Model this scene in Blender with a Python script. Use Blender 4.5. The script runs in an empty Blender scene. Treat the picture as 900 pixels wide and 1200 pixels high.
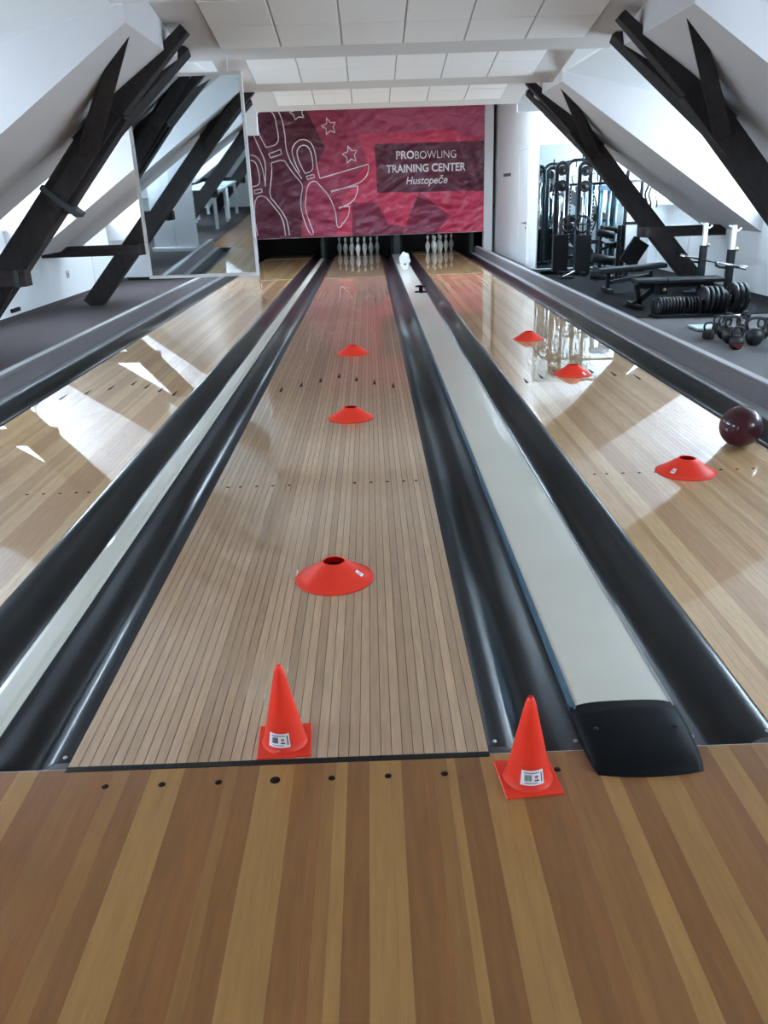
import bpy, bmesh, math, random
from mathutils import Vector, Matrix
random.seed(7)
SC = bpy.context.scene
COL = SC.collection
PI = math.pi
# ------------------------------------------------------------------ camera
F, PITCH, YAW, ROLL = 957.546, 0.370317, -0.00614094, -0.0339774
CAM = (0.27468, -1.67926, 1.30881)
cp, sp, cy, sy, cr, sr = math.cos(PITCH), math.sin(PITCH), math.cos(YAW), math.sin(YAW), math.cos(ROLL), math.sin(ROLL)
fw = Vector((-sy*cp, cy*cp, -sp)); rt = Vector((cy, sy, 0)); up = rt.cross(fw)
rt2 = rt*cr + up*sr; up2 = up*cr - rt*sr
cd = bpy.data.cameras.new('camera'); cam = bpy.data.objects.new('camera', cd); COL.objects.link(cam)
cam.matrix_world = Matrix(((rt2.x, up2.x, -fw.x, CAM[0]), (rt2.y, up2.y, -fw.y, CAM[1]), (rt2.z, up2.z, -fw.z, CAM[2]), (0, 0, 0, 1)))
cd.sensor_fit = 'VERTICAL'; cd.sensor_height = 24.0; cd.lens = 24.0*F/1200.0
cd.clip_start = 0.05; cd.clip_end = 200
SC.camera = cam
# ------------------------------------------------------------------ sky and exposure
w = bpy.data.worlds.new('overcast_sky'); SC.world = w; w.use_nodes = True
bg = w.node_tree.nodes['Background']; bg.inputs[0].default_value = (0.655, 0.84, 1.0, 1); bg.inputs[1].default_value = 5.5
SC.view_settings.view_transform = 'Standard'; SC.view_settings.look = 'None'
SC.view_settings.exposure = 2.75; SC.view_settings.gamma = 1.0; SC.view_settings.use_curve_mapping = False
SC.cycles.use_denoising = True
SC.cycles.max_bounces = 10; SC.cycles.diffuse_bounces = 6; SC.cycles.glossy_bounces = 5; SC.cycles.transparent_max_bounces = 8
SC.cycles.sample_clamp_indirect = 8; SC.cycles.caustics_reflective = False; SC.cycles.caustics_refractive = False
DORMERS = [(-6.05, -3.65), (-1.85, 0.55), (2.40, 4.75), (6.55, 8.85), (10.70, 13.08)]
def portal(x, y0, y1, face):
    l = bpy.data.lights.new('window_daylight', 'AREA'); l.shape = 'RECTANGLE'; l.size = 1.0; l.size_y = y1-y0-0.1
    l.cycles.is_portal = True
    o = bpy.data.objects.new('window_daylight', l); COL.objects.link(o)
    o.location = (x, (y0+y1)/2, 1.53); o.rotation_euler = (0, face*PI/2, 0)
for y0, y1 in DORMERS:
    portal(5.24, y0, y1, 1); portal(-4.29, y0, y1, -1)
for sx_, sw_ in ((-.75, 2.3), (1.97, 2.2)):  # portals for the two skylights added to brighten the dark banner end
    l = bpy.data.lights.new('added_skylight_portal', 'AREA'); l.shape = 'RECTANGLE'; l.size = sw_; l.size_y = .75; l.cycles.is_portal = True
    o = bpy.data.objects.new('added_skylight_portal', l); COL.objects.link(o); o.location = (sx_, 12.775, 3.42)
def area(name, loc, size, size_y, energy, rot, color=(1, 1, 1)):
    l = bpy.data.lights.new(name, 'AREA'); l.shape = 'RECTANGLE'; l.size = size; l.size_y = size_y; l.energy = energy; l.color = color
    o = bpy.data.objects.new(name, l); COL.objects.link(o); o.location = loc; o.rotation_euler = rot; return o
# ------------------------------------------------------------------ materials
def lin(c): c /= 255.0; return c/12.92 if c <= .04045 else ((c+.055)/1.055)**2.4
def rgb(r, g, b): return (lin(r), lin(g), lin(b), 1)
MATS = {}
def mat(name, col, rough=.5, metal=0, coat=0, coat_rough=.03, spec=.5, noise=0, nscale=8, bump=0, bscale=60, objcol=False, grain=None, ior=1.5, coat_ior=1.5):
    if name in MATS: return MATS[name]
    m = bpy.data.materials.new(name); m.use_nodes = True; nt = m.node_tree; b = nt.nodes['Principled BSDF']
    b.inputs['Base Color'].default_value = col; b.inputs['Roughness'].default_value = rough; b.inputs['Metallic'].default_value = metal
    b.inputs['Coat Weight'].default_value = coat; b.inputs['Coat IOR'].default_value = coat_ior; b.inputs['Coat Roughness'].default_value = coat_rough
    b.inputs['Specular IOR Level'].default_value = spec; b.inputs['IOR'].default_value = ior
    geo = nt.nodes.new('ShaderNodeNewGeometry'); src = None
    if objcol:
        oi = nt.nodes.new('ShaderNodeObjectInfo'); src = oi.outputs['Color']
    if grain or noise:
        mp = nt.nodes.new('ShaderNodeMapping'); nt.links.new(geo.outputs['Position'], mp.inputs[0])
        mp.inputs['Scale'].default_value = grain if grain else (1, 1, 1)
        n = nt.nodes.new('ShaderNodeTexNoise'); n.inputs['Scale'].default_value = 1 if grain else nscale; n.inputs['Detail'].default_value = 4
        n.inputs['Roughness'].default_value = .6
        nt.links.new(mp.outputs[0], n.inputs['Vector'])
        mr = nt.nodes.new('ShaderNodeMapRange'); mr.inputs[1].default_value = .3; mr.inputs[2].default_value = .7
        mr.inputs[3].default_value = 1-noise; mr.inputs[4].default_value = 1+noise
        nt.links.new(n.outputs['Fac'], mr.inputs[0])
        mx = nt.nodes.new('ShaderNodeVectorMath'); mx.operation = 'MULTIPLY'
        if src: nt.links.new(src, mx.inputs[0])
        else: mx.inputs[0].default_value = col[:3]
        nt.links.new(mr.outputs[0], mx.inputs[1]); src = mx.outputs[0]
    if src: nt.links.new(src, b.inputs['Base Color'])
    if bump:
        n2 = nt.nodes.new('ShaderNodeTexNoise'); n2.inputs['Scale'].default_value = bscale; n2.inputs['Detail'].default_value = 3
        nt.links.new(geo.outputs['Position'], n2.inputs['Vector'])
        bp = nt.nodes.new('ShaderNodeBump'); bp.inputs['Strength'].default_value = bump; bp.inputs['Distance'].default_value = .01
        nt.links.new(n2.outputs['Fac'], bp.inputs['Height']); nt.links.new(bp.outputs[0], b.inputs['Normal'])
    MATS[name] = m; return m
M_WHITE = mat('white_plaster', (.80, .81, .82, 1), .75, noise=.02, nscale=2, bump=.04, bscale=25)
M_GREYP = mat('grey_plaster', (.57, .54, .545, 1), .7, noise=.03, nscale=1.5)
M_CEIL = mat('ceiling_paint', (.62, .585, .575, 1), .8)
M_TILE = mat('ceiling_panel_white', (.84, .81, .80, 1), .7)
M_GRID = mat('ceiling_grid_grey', (.42, .42, .43, 1), .6)
M_TIMBER = mat('dark_stained_timber', (.028, .023, .024, 1), .7, spec=.3, noise=.4, grain=(14, 14, 5), bump=.3, bscale=60)
M_TIMBER2 = mat('dark_timber_tie', (.034, .024, .025, 1), .65, spec=.3, noise=.4, grain=(2, 18, 18), bump=.3, bscale=40)
M_IRON = mat('iron_strap', (.05, .06, .06, 1), .45, .7)
M_HANDLE = mat('dark_steel', (.06, .065, .07, 1), .4, .6)
M_LANE = mat('lane_board_lacquer', (.5, .4, .3, 1), .42, coat=1.0, coat_rough=.006, coat_ior=1.75, objcol=True, noise=.15, grain=(110, 7, 1))
M_OILED = mat('approach_board_lacquer', (.5, .4, .3, 1), .36, coat=.3, coat_rough=.15, objcol=True, noise=.13, grain=(60, 5.0, 1))
M_JOINT = mat('joint_dark', (.085, .055, .035, 1), .8, spec=.1)
M_BLACK = mat('black_plastic', (.005, .006, .008, 1), .5, spec=.3)
M_GUTTER = mat('gutter_black_gloss', (.018, .022, .026, 1), .34, coat=.35, coat_rough=.08)
M_DOT = mat('inlay_dark_brown', (.012, .007, .006, 1), .8, spec=.12)
M_PLATE = mat('divider_cover_grey', (.60, .575, .50, 1), .34, coat=.45, coat_rough=.05, noise=.03, nscale=2.5)
M_ALU = mat('brushed_aluminium', (.88, .89, .90, 1), .42, .1)
M_CHROME = mat('chrome', (.8, .82, .84, 1), .12, 1)
M_STRIP = mat('grey_metal_strip', (.52, .53, .55, 1), .35, .5)
M_CARPETK = mat('kerb_carpet', (.20, .185, .195, 1), .95, noise=.28, nscale=160, bump=.6, bscale=300, spec=.1)
M_CARPETT = mat('kerb_top_trim', (.42, .41, .42, 1), .7, noise=.05, nscale=30)
M_CARPETL = mat('brown_grey_carpet', (.105, .088, .090, 1), .95, noise=.2, nscale=140, bump=.5, bscale=260, spec=.1)
M_CARPETR = mat('grey_carpet', (.19, .185, .19, 1), .95, noise=.25, nscale=140, bump=.5, bscale=260, spec=.1)
M_RUBBER = mat('rubber_floor', (.007, .009, .011, 1), .8, spec=.12, noise=.3, nscale=50, bump=.3, bscale=120)
M_ORANGE = mat('fluorescent_orange_plastic', (1.0, .060, .028, 1), .38, spec=.4)
def make_translucent(m, col, k):
    nt = m.node_tree; b = nt.nodes['Principled BSDF']; o = nt.nodes['Material Output']; t = nt.nodes.new('ShaderNodeBsdfTranslucent'); t.inputs[0].default_value = col
    x = nt.nodes.new('ShaderNodeMixShader'); x.inputs[0].default_value = k; nt.links.new(b.outputs[0], x.inputs[1]); nt.links.new(t.outputs[0], x.inputs[2]); nt.links.new(x.outputs[0], o.inputs['Surface'])
make_translucent(M_ORANGE, (1.0, .07, .035, 1), .28)
M_ORANGED = mat('fluorescent_orange_matt', (1.0, .05, .025, 1), .5)
M_PAPER = mat('paper_label', (.85, .84, .86, 1), .5)
M_INK = mat('printed_ink', (.02, .02, .03, 1), .6)
M_INKG = mat('printed_ink_grey', (.25, .25, .28, 1), .6)
M_INKR = mat('printed_ink_red', (.6, .1, .1, 1), .6)
M_BALL = mat('maroon_ball', (.045, .005, .011, 1), .45, spec=.2, coat=.55, coat_rough=.02, noise=.3, nscale=18)
M_PIN = mat('pin_white', (.82, .84, .86, 1), .25, coat=.6)
M_PINR = mat('pin_red_stripe', (.55, .02, .03, 1), .3)
M_IRONB = mat('cast_iron_black', (.009, .010, .013, 1), .45, coat=.1, coat_rough=.2, bump=.1, bscale=150)
M_VINYL = mat('black_vinyl_pad', (.008, .010, .012, 1), .5, spec=.35)
M_FRAME = mat('gym_frame_black', (.010, .014, .018, 1), .35, spec=.4)
M_STEELB = mat('blue_steel_tube', (.16, .27, .36, 1), .25, .6)
M_PALE = mat('pale_blue_plastic', (.62, .74, .76, 1), .5)
M_MIRROR = mat('mirror_silver', (.70, .78, .80, 1), .015, 1)
M_MIRROR2 = mat('gym_mirror_silver', (.66, .78, .80, 1), .01, 1)
M_DOOR = mat('white_door_paint', (.80, .83, .84, 1), .4)
M_PINLINE = mat('banner_print_white', (.85, .80, .82, 1), .6)
def glass_mat():
    m = bpy.data.materials.new('window_glass'); m.use_nodes = True; nt = m.node_tree; nt.nodes.clear()
    o = nt.nodes.new('ShaderNodeOutputMaterial'); t = nt.nodes.new('ShaderNodeBsdfTransparent'); g = nt.nodes.new('ShaderNodeBsdfGlossy')
    g.inputs['Roughness'].default_value = 0; x = nt.nodes.new('ShaderNodeMixShader'); x.inputs[0].default_value = .06
    nt.links.new(t.outputs[0], x.inputs[1]); nt.links.new(g.outputs[0], x.inputs[2]); nt.links.new(x.outputs[0], o.inputs[0]); return m
M_GLASS = glass_mat()
def emit(name, col, s):
    m = bpy.data.materials.new(name); m.use_nodes = True; b = m.node_tree.nodes['Principled BSDF']
    b.inputs['Emission Color'].default_value = col; b.inputs['Emission Strength'].default_value = s; return m
# ------------------------------------------------------------------ mesh helpers
class MB:
    def __init__(s): s.v = []; s.f = []; s.sm = []; s.mi = []
    def add(s, vs, fs, smooth=False, mi=0):
        n = len(s.v); s.v += [tuple(p) for p in vs]; s.f += [tuple(i+n for i in f) for f in fs]; s.sm += [smooth]*len(fs); s.mi += [mi]*len(fs); return s
    def box(s, x0, x1, y0, y1, z0, z1, mi=0):
        return s.add([(x0,y0,z0),(x1,y0,z0),(x1,y1,z0),(x0,y1,z0),(x0,y0,z1),(x1,y0,z1),(x1,y1,z1),(x0,y1,z1)],
            [(0,3,2,1),(4,5,6,7),(0,1,5,4),(1,2,6,5),(2,3,7,6),(3,0,4,7)], mi=mi)
    def cbox(s, x0, x1, y0, y1, z0, z1, c=.004, mi=0):
        # box with chamfered top edges
        return s.add([(x0,y0,z0),(x1,y0,z0),(x1,y1,z0),(x0,y1,z0),(x0,y0,z1-c),(x1,y0,z1-c),(x1,y1,z1-c),(x0,y1,z1-c),(x0+c,y0+c,z1),(x1-c,y0+c,z1),(x1-c,y1-c,z1),(x0+c,y1-c,z1)],
            [(0,3,2,1),(8,9,10,11),(0,1,5,4),(1,2,6,5),(2,3,7,6),(3,0,4,7),(4,5,9,8),(5,6,10,9),(6,7,11,10),(7,4,8,11)], mi=mi)
    def prism(s, prof, a0, a1, axis='y', mi=0, smooth=False):
        n = len(prof)
        P = (lambda p, a: (p[0], a, p[1])) if axis == 'y' else ((lambda p, a: (a, p[0], p[1])) if axis == 'x' else (lambda p, a: (p[0], p[1], a)))
        vs = [P(p, a0) for p in prof]+[P(p, a1) for p in prof]
        s.add(vs, [(i, (i+1) % n, n+(i+1) % n, n+i) for i in range(n)], smooth, mi)
        return s.add(vs, [tuple(range(n))[::-1], tuple(range(n, 2*n))], False, mi)
    def bar(s, p, q, w, h, upv=(0, 0, 1), mi=0, w2=None, h2=None, c=0):
        p, q = Vector(p), Vector(q); d = (q-p).normalized(); u = Vector(upv)
        if abs(d.dot(u)) > .98: u = Vector((1, 0, 0))
        sx = d.cross(u).normalized(); uz = sx.cross(d)
        w2 = w if w2 is None else w2; h2 = h if h2 is None else h2; vs = []
        for c0, ww, hh in ((p, w, h), (q, w2, h2)):
            k = c
            pts = [(-1, -1), (1, -1), (1, 1), (-1, 1)] if not k else None
            if k:
                a, b = ww/2, hh/2
                pr = [(-a+k, -b), (a-k, -b), (a, -b+k), (a, b-k), (a-k, b), (-a+k, b), (-a, b-k), (-a, -b+k)]
            else: pr = [(i*ww/2, j*hh/2) for i, j in pts]
            vs += [c0+sx*i+uz*j for i, j in pr]
        n = len(vs)//2
        return s.add(vs, [(i, (i+1) % n, n+(i+1) % n, n+i) for i in range(n)]+[tuple(range(n))[::-1], tuple(range(n, 2*n))], mi=mi)
    def tube(s, pts, r, seg=10, mi=0, caps=True, closed=False):
        pts = [Vector(p) for p in pts]; n = len(pts); rs = r if isinstance(r, (list, tuple)) else [r]*n
        d0 = (pts[1]-pts[0]).normalized(); u = Vector((0, 0, 1)) if abs(d0.z) < .9 else Vector((1, 0, 0)); vs = []
        for i, p in enumerate(pts):
            if closed: d = (pts[(i+1) % n]-pts[i-1]).normalized()
            else: d = (pts[min(i+1, n-1)]-pts[max(i-1, 0)]).normalized()
            sx = d.cross(u).normalized(); u = sx.cross(d).normalized()
            for k in range(seg):
                a = 2*PI*k/seg; vs.append(p+sx*(rs[i]*math.cos(a))+u*(rs[i]*math.sin(a)))
        fs = []
        for i in range(n if closed else n-1):
            j = (i+1) % n
            for k in range(seg): fs.append((i*seg+k, i*seg+(k+1) % seg, j*seg+(k+1) % seg, j*seg+k))
        s.add(vs, fs, True, mi)
        if caps and not closed: s.add(vs, [tuple(range(seg))[::-1], tuple((n-1)*seg+k for k in range(seg))], False, mi)
        return s
    def lathe(s, prof, seg=24, c=(0, 0, 0), axis='z', mi=0, smooth=True):
        vs = []; n = len(prof)
        for r, z in prof:
            for k in range(seg):
                a = 2*PI*k/seg; x, y = r*math.cos(a), r*math.sin(a)
                if axis == 'z': vs.append((c[0]+x, c[1]+y, c[2]+z))
                elif axis == 'x': vs.append((c[0]+z, c[1]+x, c[2]+y))
                else: vs.append((c[0]+y, c[1]+z, c[2]+x))
        fs = [(i*seg+k, i*seg+(k+1) % seg, (i+1)*seg+(k+1) % seg, (i+1)*seg+k) for i in range(n-1) for k in range(seg)]
        s.add(vs, fs, smooth, mi); caps = []
        if prof[0][0] > 1e-6: caps.append(tuple(range(seg))[::-1])
        if prof[-1][0] > 1e-6: caps.append(tuple((n-1)*seg+k for k in range(seg)))
        if caps: s.add(vs, caps, False, mi)
        return s
    def mesh(s, name, mats):
        me = bpy.data.meshes.new(name); me.from_pydata(s.v, [], s.f); me.polygons.foreach_set('use_smooth', s.sm)
        for m in (mats if isinstance(mats, (list, tuple)) else [mats]): me.materials.append(m)
        me.polygons.foreach_set('material_index', s.mi)
        bm = bmesh.new(); bm.from_mesh(me); bmesh.ops.remove_doubles(bm, verts=bm.verts, dist=1e-6)
        bmesh.ops.recalc_face_normals(bm, faces=bm.faces); bm.to_mesh(me); bm.free()
        return me
    def build(s, name, mats, parent=None):
        return link(name, s.mesh(name, mats), parent)
def link(name, me, parent=None, loc=None, rot=None):
    o = bpy.data.objects.new(name, me); COL.objects.link(o)
    if parent: o.parent = parent
    if loc: o.location = loc
    if rot: o.rotation_euler = rot
    return o
def tag(o, label=None, cat=None, group=None, kind=None):
    if label: o['label'] = label
    if cat: o['category'] = cat
    if group: o['group'] = group
    if kind: o['kind'] = kind
    return o
def thing(name, loc, label, cat, group=None, rz=0):
    o = bpy.data.objects.new(name, None); COL.objects.link(o); o.location = loc; o.rotation_euler = (0, 0, rz); o.empty_display_size = .1
    return tag(o, label, cat, group)
def struct(o): o['kind'] = 'structure'; return o
def copy_tree(o, parent=None):
    c = o.copy(); COL.objects.link(c); c.parent = parent
    for ch in o.children: copy_tree(ch, c)
    return c
def plabel(o, l): o['label'] = l; return o
CX = .61
def mx(x): return 2*CX-x
XR, XL = 5.10, -4.15
# ------------------------------------------------------------------ room shell
Y0, Y1 = -7.9, 18.1
# floors
fl = struct(MB().box(-2.62, 2.77, Y0, -.003, -.25, -.012).build('floor', M_JOINT))
struct(MB().box(-2.80, 3.30, -.003, 20.0, -.25, -.125).build('floor_lane_pit', M_BLACK))
struct(MB().box(XL-.1, -2.59, Y0, 13.8, -.2, 0).build('floor_carpet_left', M_CARPETL))
struct(MB().box(2.78, XR+.1, Y0, 7.12, -.2, 0).build('floor_carpet_right', M_CARPETR))
struct(MB().box(2.78, XR+.1, 7.12, 13.2, -.2, .006).build('floor_rubber_right', M_RUBBER))
struct(MB().box(2.79, 3.3, 13.2, 20.0, -.2, 0).build('floor_far_right', M_CARPETR))
struct(MB().box(-2.80, -2.60, 13.8, 20.0, -.2, 0).build('floor_far_left', M_CARPETL))
# knee walls, end walls
struct(MB().box(XR, XR+.12, Y0, 13.2, 0, 1.0).build('wall_right', M_WHITE))
struct(MB().box(XL-.12, XL, Y0, 13.9, 0, 1.04).build('wall_left', M_WHITE))
struct(MB().box(XL-.3, XR+.3, Y0-.12, Y0, -.1, 3.4).build('wall_back', M_WHITE))
struct(MB().box(3.15, XR+.3, 13.12, 13.24, 0, 3.4).build('wall_gym_end', M_WHITE))
struct(MB().box(3.15, 3.27, 13.24, 20.0, 0, 3.4).build('wall_partition_right', M_WHITE))
struct(MB().box(XL-.3, -2.66, 13.8, 13.92, 0, 3.4).build('wall_far_left', M_WHITE))
struct(MB().box(-2.78, -2.66, 13.92, 20.0, 0, 3.4).build('wall_partition_left', M_WHITE))
struct(MB().box(-2.66, 3.15, 19.9, 20.0, -.3, 3.4).build('wall_end', M_WHITE))
struct(MB().cbox(2.87, 3.06, 17.84, 18.1, 0, 3.3).build('pillar', M_WHITE))
struct(MB().cbox(-2.66, -2.30, 17.84, 18.1, 0, 3.3).build('pillar_left', M_WHITE))
# baseboards
struct(MB().box(XL, XL+.015, Y0, 13.8, 0, .06).build('baseboard_left', M_CARPETL))
struct(MB().box(XL, -2.66, 13.785, 13.8, 0, .05).build('baseboard_far_left', M_BLACK))
# rafter boxes (plaster clad trusses)
BOX = [(-8.0, -6.05), (-3.65, -1.85), (.55, 2.40), (4.75, 6.55), (8.85, 10.70)]
RP = [(2.557, 2.46), (5.10, .73), (5.6, .73), (5.6, 3.3), (2.557, 3.3)]
RPL = [(mx(2.557), 2.46), (mx(5.10), .73), (XL-.5, .73), (XL-.5, 3.3), (mx(2.557), 3.3)]
for a, b in BOX:
    struct(MB().prism(RP, a, b).build('sloped_ceiling_right', M_GREYP))
    struct(MB().prism(RPL, a, b).build('sloped_ceiling_left', M_GREYP))
# dormer ceilings, fascias, windows
struct(MB().prism([(-1.72, 2.40), (mx(5.10), .73), (XL-.5, .73), (XL-.5, 3.3), (-1.72, 3.3)], 12.95, 13.8).build('sloped_ceiling_left', M_GREYP))
for k, (a, b) in enumerate(DORMERS):
    far = k == 4
    x0 = 3.15 if far else 2.557
    z0 = 2.57-.235*(x0-2.557)
    sl = [(x0, z0), (5.6, 2.57-.235*(5.6-2.557)), (5.6, 2.3), (x0, z0+.25)]
    struct(MB().prism(sl, a-.01, b+.01).build('dormer_ceiling_right', M_WHITE))
    bl = 12.95 if far else b
    xl = -2.66 if far else mx(2.557)
    zl = 2.57-.235*(mx(2.557)-xl)
    sl = [(xl, zl), (XL-.5, 2.57-.235*(mx(2.557)-XL+.5)), (XL-.5, 2.3), (xl, zl+.25)]
    struct(MB().prism(sl, a-.01, bl+.01).build('dormer_ceiling_left', M_WHITE))
    struct(MB().box(x0-.0012, x0+.05, a, b, z0-.01, 3.3).build('fascia_right', M_WHITE))
    struct(MB().box(xl-.05, xl+.0012, a, bl, zl-.01, 3.3).build('fascia_left', M_WHITE))
    for side, X, yb in ((1, XR, b), (-1, XL, bl)):
        if k == 4 and side == 1: yb = 13.12
        ztop = 2.57-.235*((5.1 if side > 0 else mx(XL))-2.557)
        zs = 1.0 if side > 0 else 1.04
        # outer head wall above window, sill, frame
        w_ = bpy.data.objects.new('window_%d' % (2*k+(1 if side > 0 else 2)), None); COL.objects.link(w_); w_.location = (X, (a+yb)/2, zs); struct(w_)
        def P(o): o.parent = w_; o.matrix_parent_inverse = Matrix.Translation((-X, -(a+yb)/2, -zs)); return o
        s = side; xa, xb = X+s*.02, X+s*.12
        x_lo, x_hi = min(xa, xb), max(xa, xb)
        P(MB().cbox(min(X-s*.03, X+s*.30), max(X-s*.03, X+s*.30), a, yb, zs, zs+.03).build('window_sill', M_WHITE))
        fr = MB(); t = .045
        fr.box(x_lo, x_hi, a, a+t, zs+.03, ztop); fr.box(x_lo, x_hi, yb-t, yb, zs+.03, ztop)
        fr.box(x_lo, x_hi, a+t, yb-t, zs+.03, zs+.03+t); fr.box(x_lo, x_hi, a+t, yb-t, ztop-t, ztop)
        P(fr.build('window_frame', M_DOOR))
        ym = (a+yb)/2
        P(MB().box(x_lo, x_hi, ym-.025, ym+.025, zs+.03+t, ztop-t).build('mullion', M_DOOR))
        for p0, p1 in ((a+t, ym-.025), (ym+.025, yb-t)):
            P(MB().box(X+s*.065-.003, X+s*.065+.003, p0, p1, zs+.03+t, ztop-t).build('window_pane', M_GLASS))
# saw-tooth ceiling with flush panels
LIPS = [-5.40, -2.94, -.48, 1.98, 4.43, 6.90, 9.37, 11.84]
xs0, xs1 = mx(2.555), 2.555
for L in LIPS:
    a = L-2.465
    if L == LIPS[0]: a = Y0
    zh = 2.51+.1584*(L-a)
    c = struct(MB().prism([(a, zh), (L, 2.51), (L, 3.3), (a, 3.3)], xs0, xs1, 'x').build('ceiling', M_CEIL))
    if L < 1: continue
    g = MB(); pts = []
    def onp(x, y, dz): return (x, y, 2.51+.1584*(L-y)+dz)
    gx0, gx1, gy0, gy1 = -.985, 2.255, L-1.37, L-.33
    g.add([onp(gx0, gy0, -.003), onp(gx1, gy0, -.003), onp(gx1, gy1, -.003), onp(gx0, gy1, -.003), onp(gx0, gy0, .03), onp(gx1, gy0, .03), onp(gx1, gy1, .03), onp(gx0, gy1, .03)],
        [(0,3,2,1),(4,5,6,7),(0,1,5,4),(1,2,6,5),(2,3,7,6),(3,0,4,7)])
    gr = g.build('panel_grid', M_GRID, c)
    for i in range(6):
        for j in range(2):
            w0 = (gx1-gx0)/6; h0 = (gy1-gy0)/2; m = MB()
            xa, xb = gx0+i*w0+.012, gx0+(i+1)*w0-.012; ya, yb = gy0+j*h0+.01, gy0+(j+1)*h0-.01
            m.add([onp(xa, ya, -.010), onp(xb, ya, -.010), onp(xb, yb, -.010), onp(xa, yb, -.010), onp(xa-.006, ya-.006, -.002), onp(xb+.006, ya-.006, -.002), onp(xb+.006, yb+.006, -.002), onp(xa-.006, yb+.006, -.002)],
                [(0,3,2,1),(4,5,6,7),(0,1,5,4),(1,2,6,5),(2,3,7,6),(3,0,4,7)])
            m.build('ceiling_panel', M_TILE, c)
# end-hall ceiling
m = MB(); m.box(-2.8, 3.3, 11.84, 12.4, 3.3, 3.4); m.box(-2.8, 3.3, 13.15, 20.0, 3.3, 3.4)
for xa, xb in ((-2.8, -1.9), (.4, .87), (3.07, 3.3)): m.box(xa, xb, 12.4, 13.15, 3.3, 3.4)
struct(m.build('ceiling_end_hall', M_WHITE))
for i, (xa, xb) in enumerate(((-1.9, .4), (.87, 3.07))):  # unseen skylights, added above the ceiling lip to light banner and partition
    w_ = bpy.data.objects.new('window_%d' % (11+i), None); COL.objects.link(w_); w_.location = (xa, 12.4, 3.3); struct(w_)
    f = MB(); f.box(xa, xa+.05, 12.4, 13.15, 3.3, 3.4); f.box(xb-.05, xb, 12.4, 13.15, 3.3, 3.4); f.box(xa+.05, xb-.05, 12.4, 12.45, 3.3, 3.4); f.box(xa+.05, xb-.05, 13.10, 13.15, 3.3, 3.4)
    rel_ = f.build('window_frame', M_DOOR); rel_.parent = w_; rel_.matrix_parent_inverse = Matrix.Translation((-xa, -12.4, -3.3))
    rel_ = MB().box(xa+.05, xb-.05, 12.45, 13.10, 3.35, 3.356).build('window_pane', M_GLASS); rel_.parent = w_; rel_.matrix_parent_inverse = Matrix.Translation((-xa, -12.4, -3.3))
struct(MB().box(XL-.6, XR+.6, Y0, 11.84, 3.3, 3.4).build('ceiling_roof_deck', M_WHITE))
struct(MB().box(2.557, 3.15, 11.84, 11.9, 2.4, 3.3).build('fascia_step_right', M_WHITE))
struct(MB().box(-2.66, mx(2.557), 11.84, 11.9, 2.2, 3.3).build('fascia_step_left', M_WHITE))
# partition door with sign
dr = bpy.data.objects.new('door_1', None); COL.objects.link(dr); dr.location = (3.15, 14.4, 0); struct(dr)
def D(o): o.parent = dr; o.matrix_parent_inverse = Matrix.Translation((-3.15, -14.4, 0)); return o
D(MB().cbox(3.136, 3.15, 13.98, 14.86, .02, 1.98, .003).build('door_leaf', M_DOOR))
fr = MB(); fr.box(3.130, 3.15, 13.92, 13.975, 0, 2.04); fr.box(3.130, 3.15, 14.865, 14.92, 0, 2.04); fr.box(3.130, 3.15, 13.975, 14.865, 1.985, 2.04)
D(fr.build('door_frame', M_DOOR))
h = MB(); h.lathe([(0, 0), (.026, 0), (.026, -.008), (.010, -.012), (.010, -.05), (0, -.05)], 16, (3.136, 14.06, .745), 'x')
h.tube([(3.09, 14.06, .745), (3.085, 14.08, .745), (3.085, 14.19, .745)], .009, 8)
D(h.build('door_handle', M_HANDLE))
D(MB().lathe([(0, 0), (.024, 0), (.024, -.008), (0, -.009)], 16, (3.136, 14.06, .66), 'x').build('keyhole_plate', M_HANDLE))
tag(MB().cbox(3.139, 3.15, 15.95, 16.85, 1.575, 1.635, .002).build('door_sign', mat('sign_grey', (.08, .09, .10, 1), .4)), 'small dark rectangular sign plate on the white partition wall', 'sign')
# mirror on the gym end wall
gm = thing('wall_mirror', (4.1, 13.12, .02), 'large frameless wall mirror behind the gym machines reflecting them', 'mirror')
def rel(o, root): o.parent = root; o.matrix_parent_inverse = Matrix.Translation(-root.location); return o
rel(MB().box(3.17, 4.62, 13.105, 13.12, .02, 1.99).build('mirror_glass', M_MIRROR2), gm)
rel(MB().box(3.17, 4.62, 13.09, 13.12, .0, .02).build('bottom_rail', M_ALU), gm)
# small niche panels on the knee walls
for nm, X, s, ya, yb, z0, z1, lab in (('access_panel', XL, 1, 11.95, 13.5, .12, .66, 'white access panel with grey edge on the left knee wall'), ('access_panel', XR, -1, 11.2, 12.6, .10, .70, 'white access panel with grey edge on the right knee wall')):
    t_ = thing(nm, (X, (ya+yb)/2, z0), lab, 'panel')
    xx = sorted((X, X+s*.02)); rel(MB().cbox(xx[0], xx[1], ya+.02, yb-.02, z0+.02, z1-.02, .004).build('panel_board', M_DOOR), t_)
    f = MB(); xx = sorted((X, X+s*.03)); f.box(*xx, ya, ya+.02, z0, z1); f.box(*xx, yb-.02, yb, z0, z1); f.box(*xx, ya+.02, yb-.02, z0, z0+.02); f.box(*xx, ya+.02, yb-.02, z1-.02, z1)
    rel(f.build('panel_frame', M_ALU), t_)
so = thing('wall_socket', (XL, 10.78, .33), 'small white wall socket on the left knee wall', 'socket')
rel(MB().cbox(XL, XL+.012, 10.73, 10.83, .32, .42, .002).build('face_plate', M_STRIP), so)
rel(MB().lathe([(0, .012), (.02, .012), (.02, .016), (0, .016)], 12, (XL, 10.78, .37), 'x').build('socket_hole', M_INKG), so)
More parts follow.
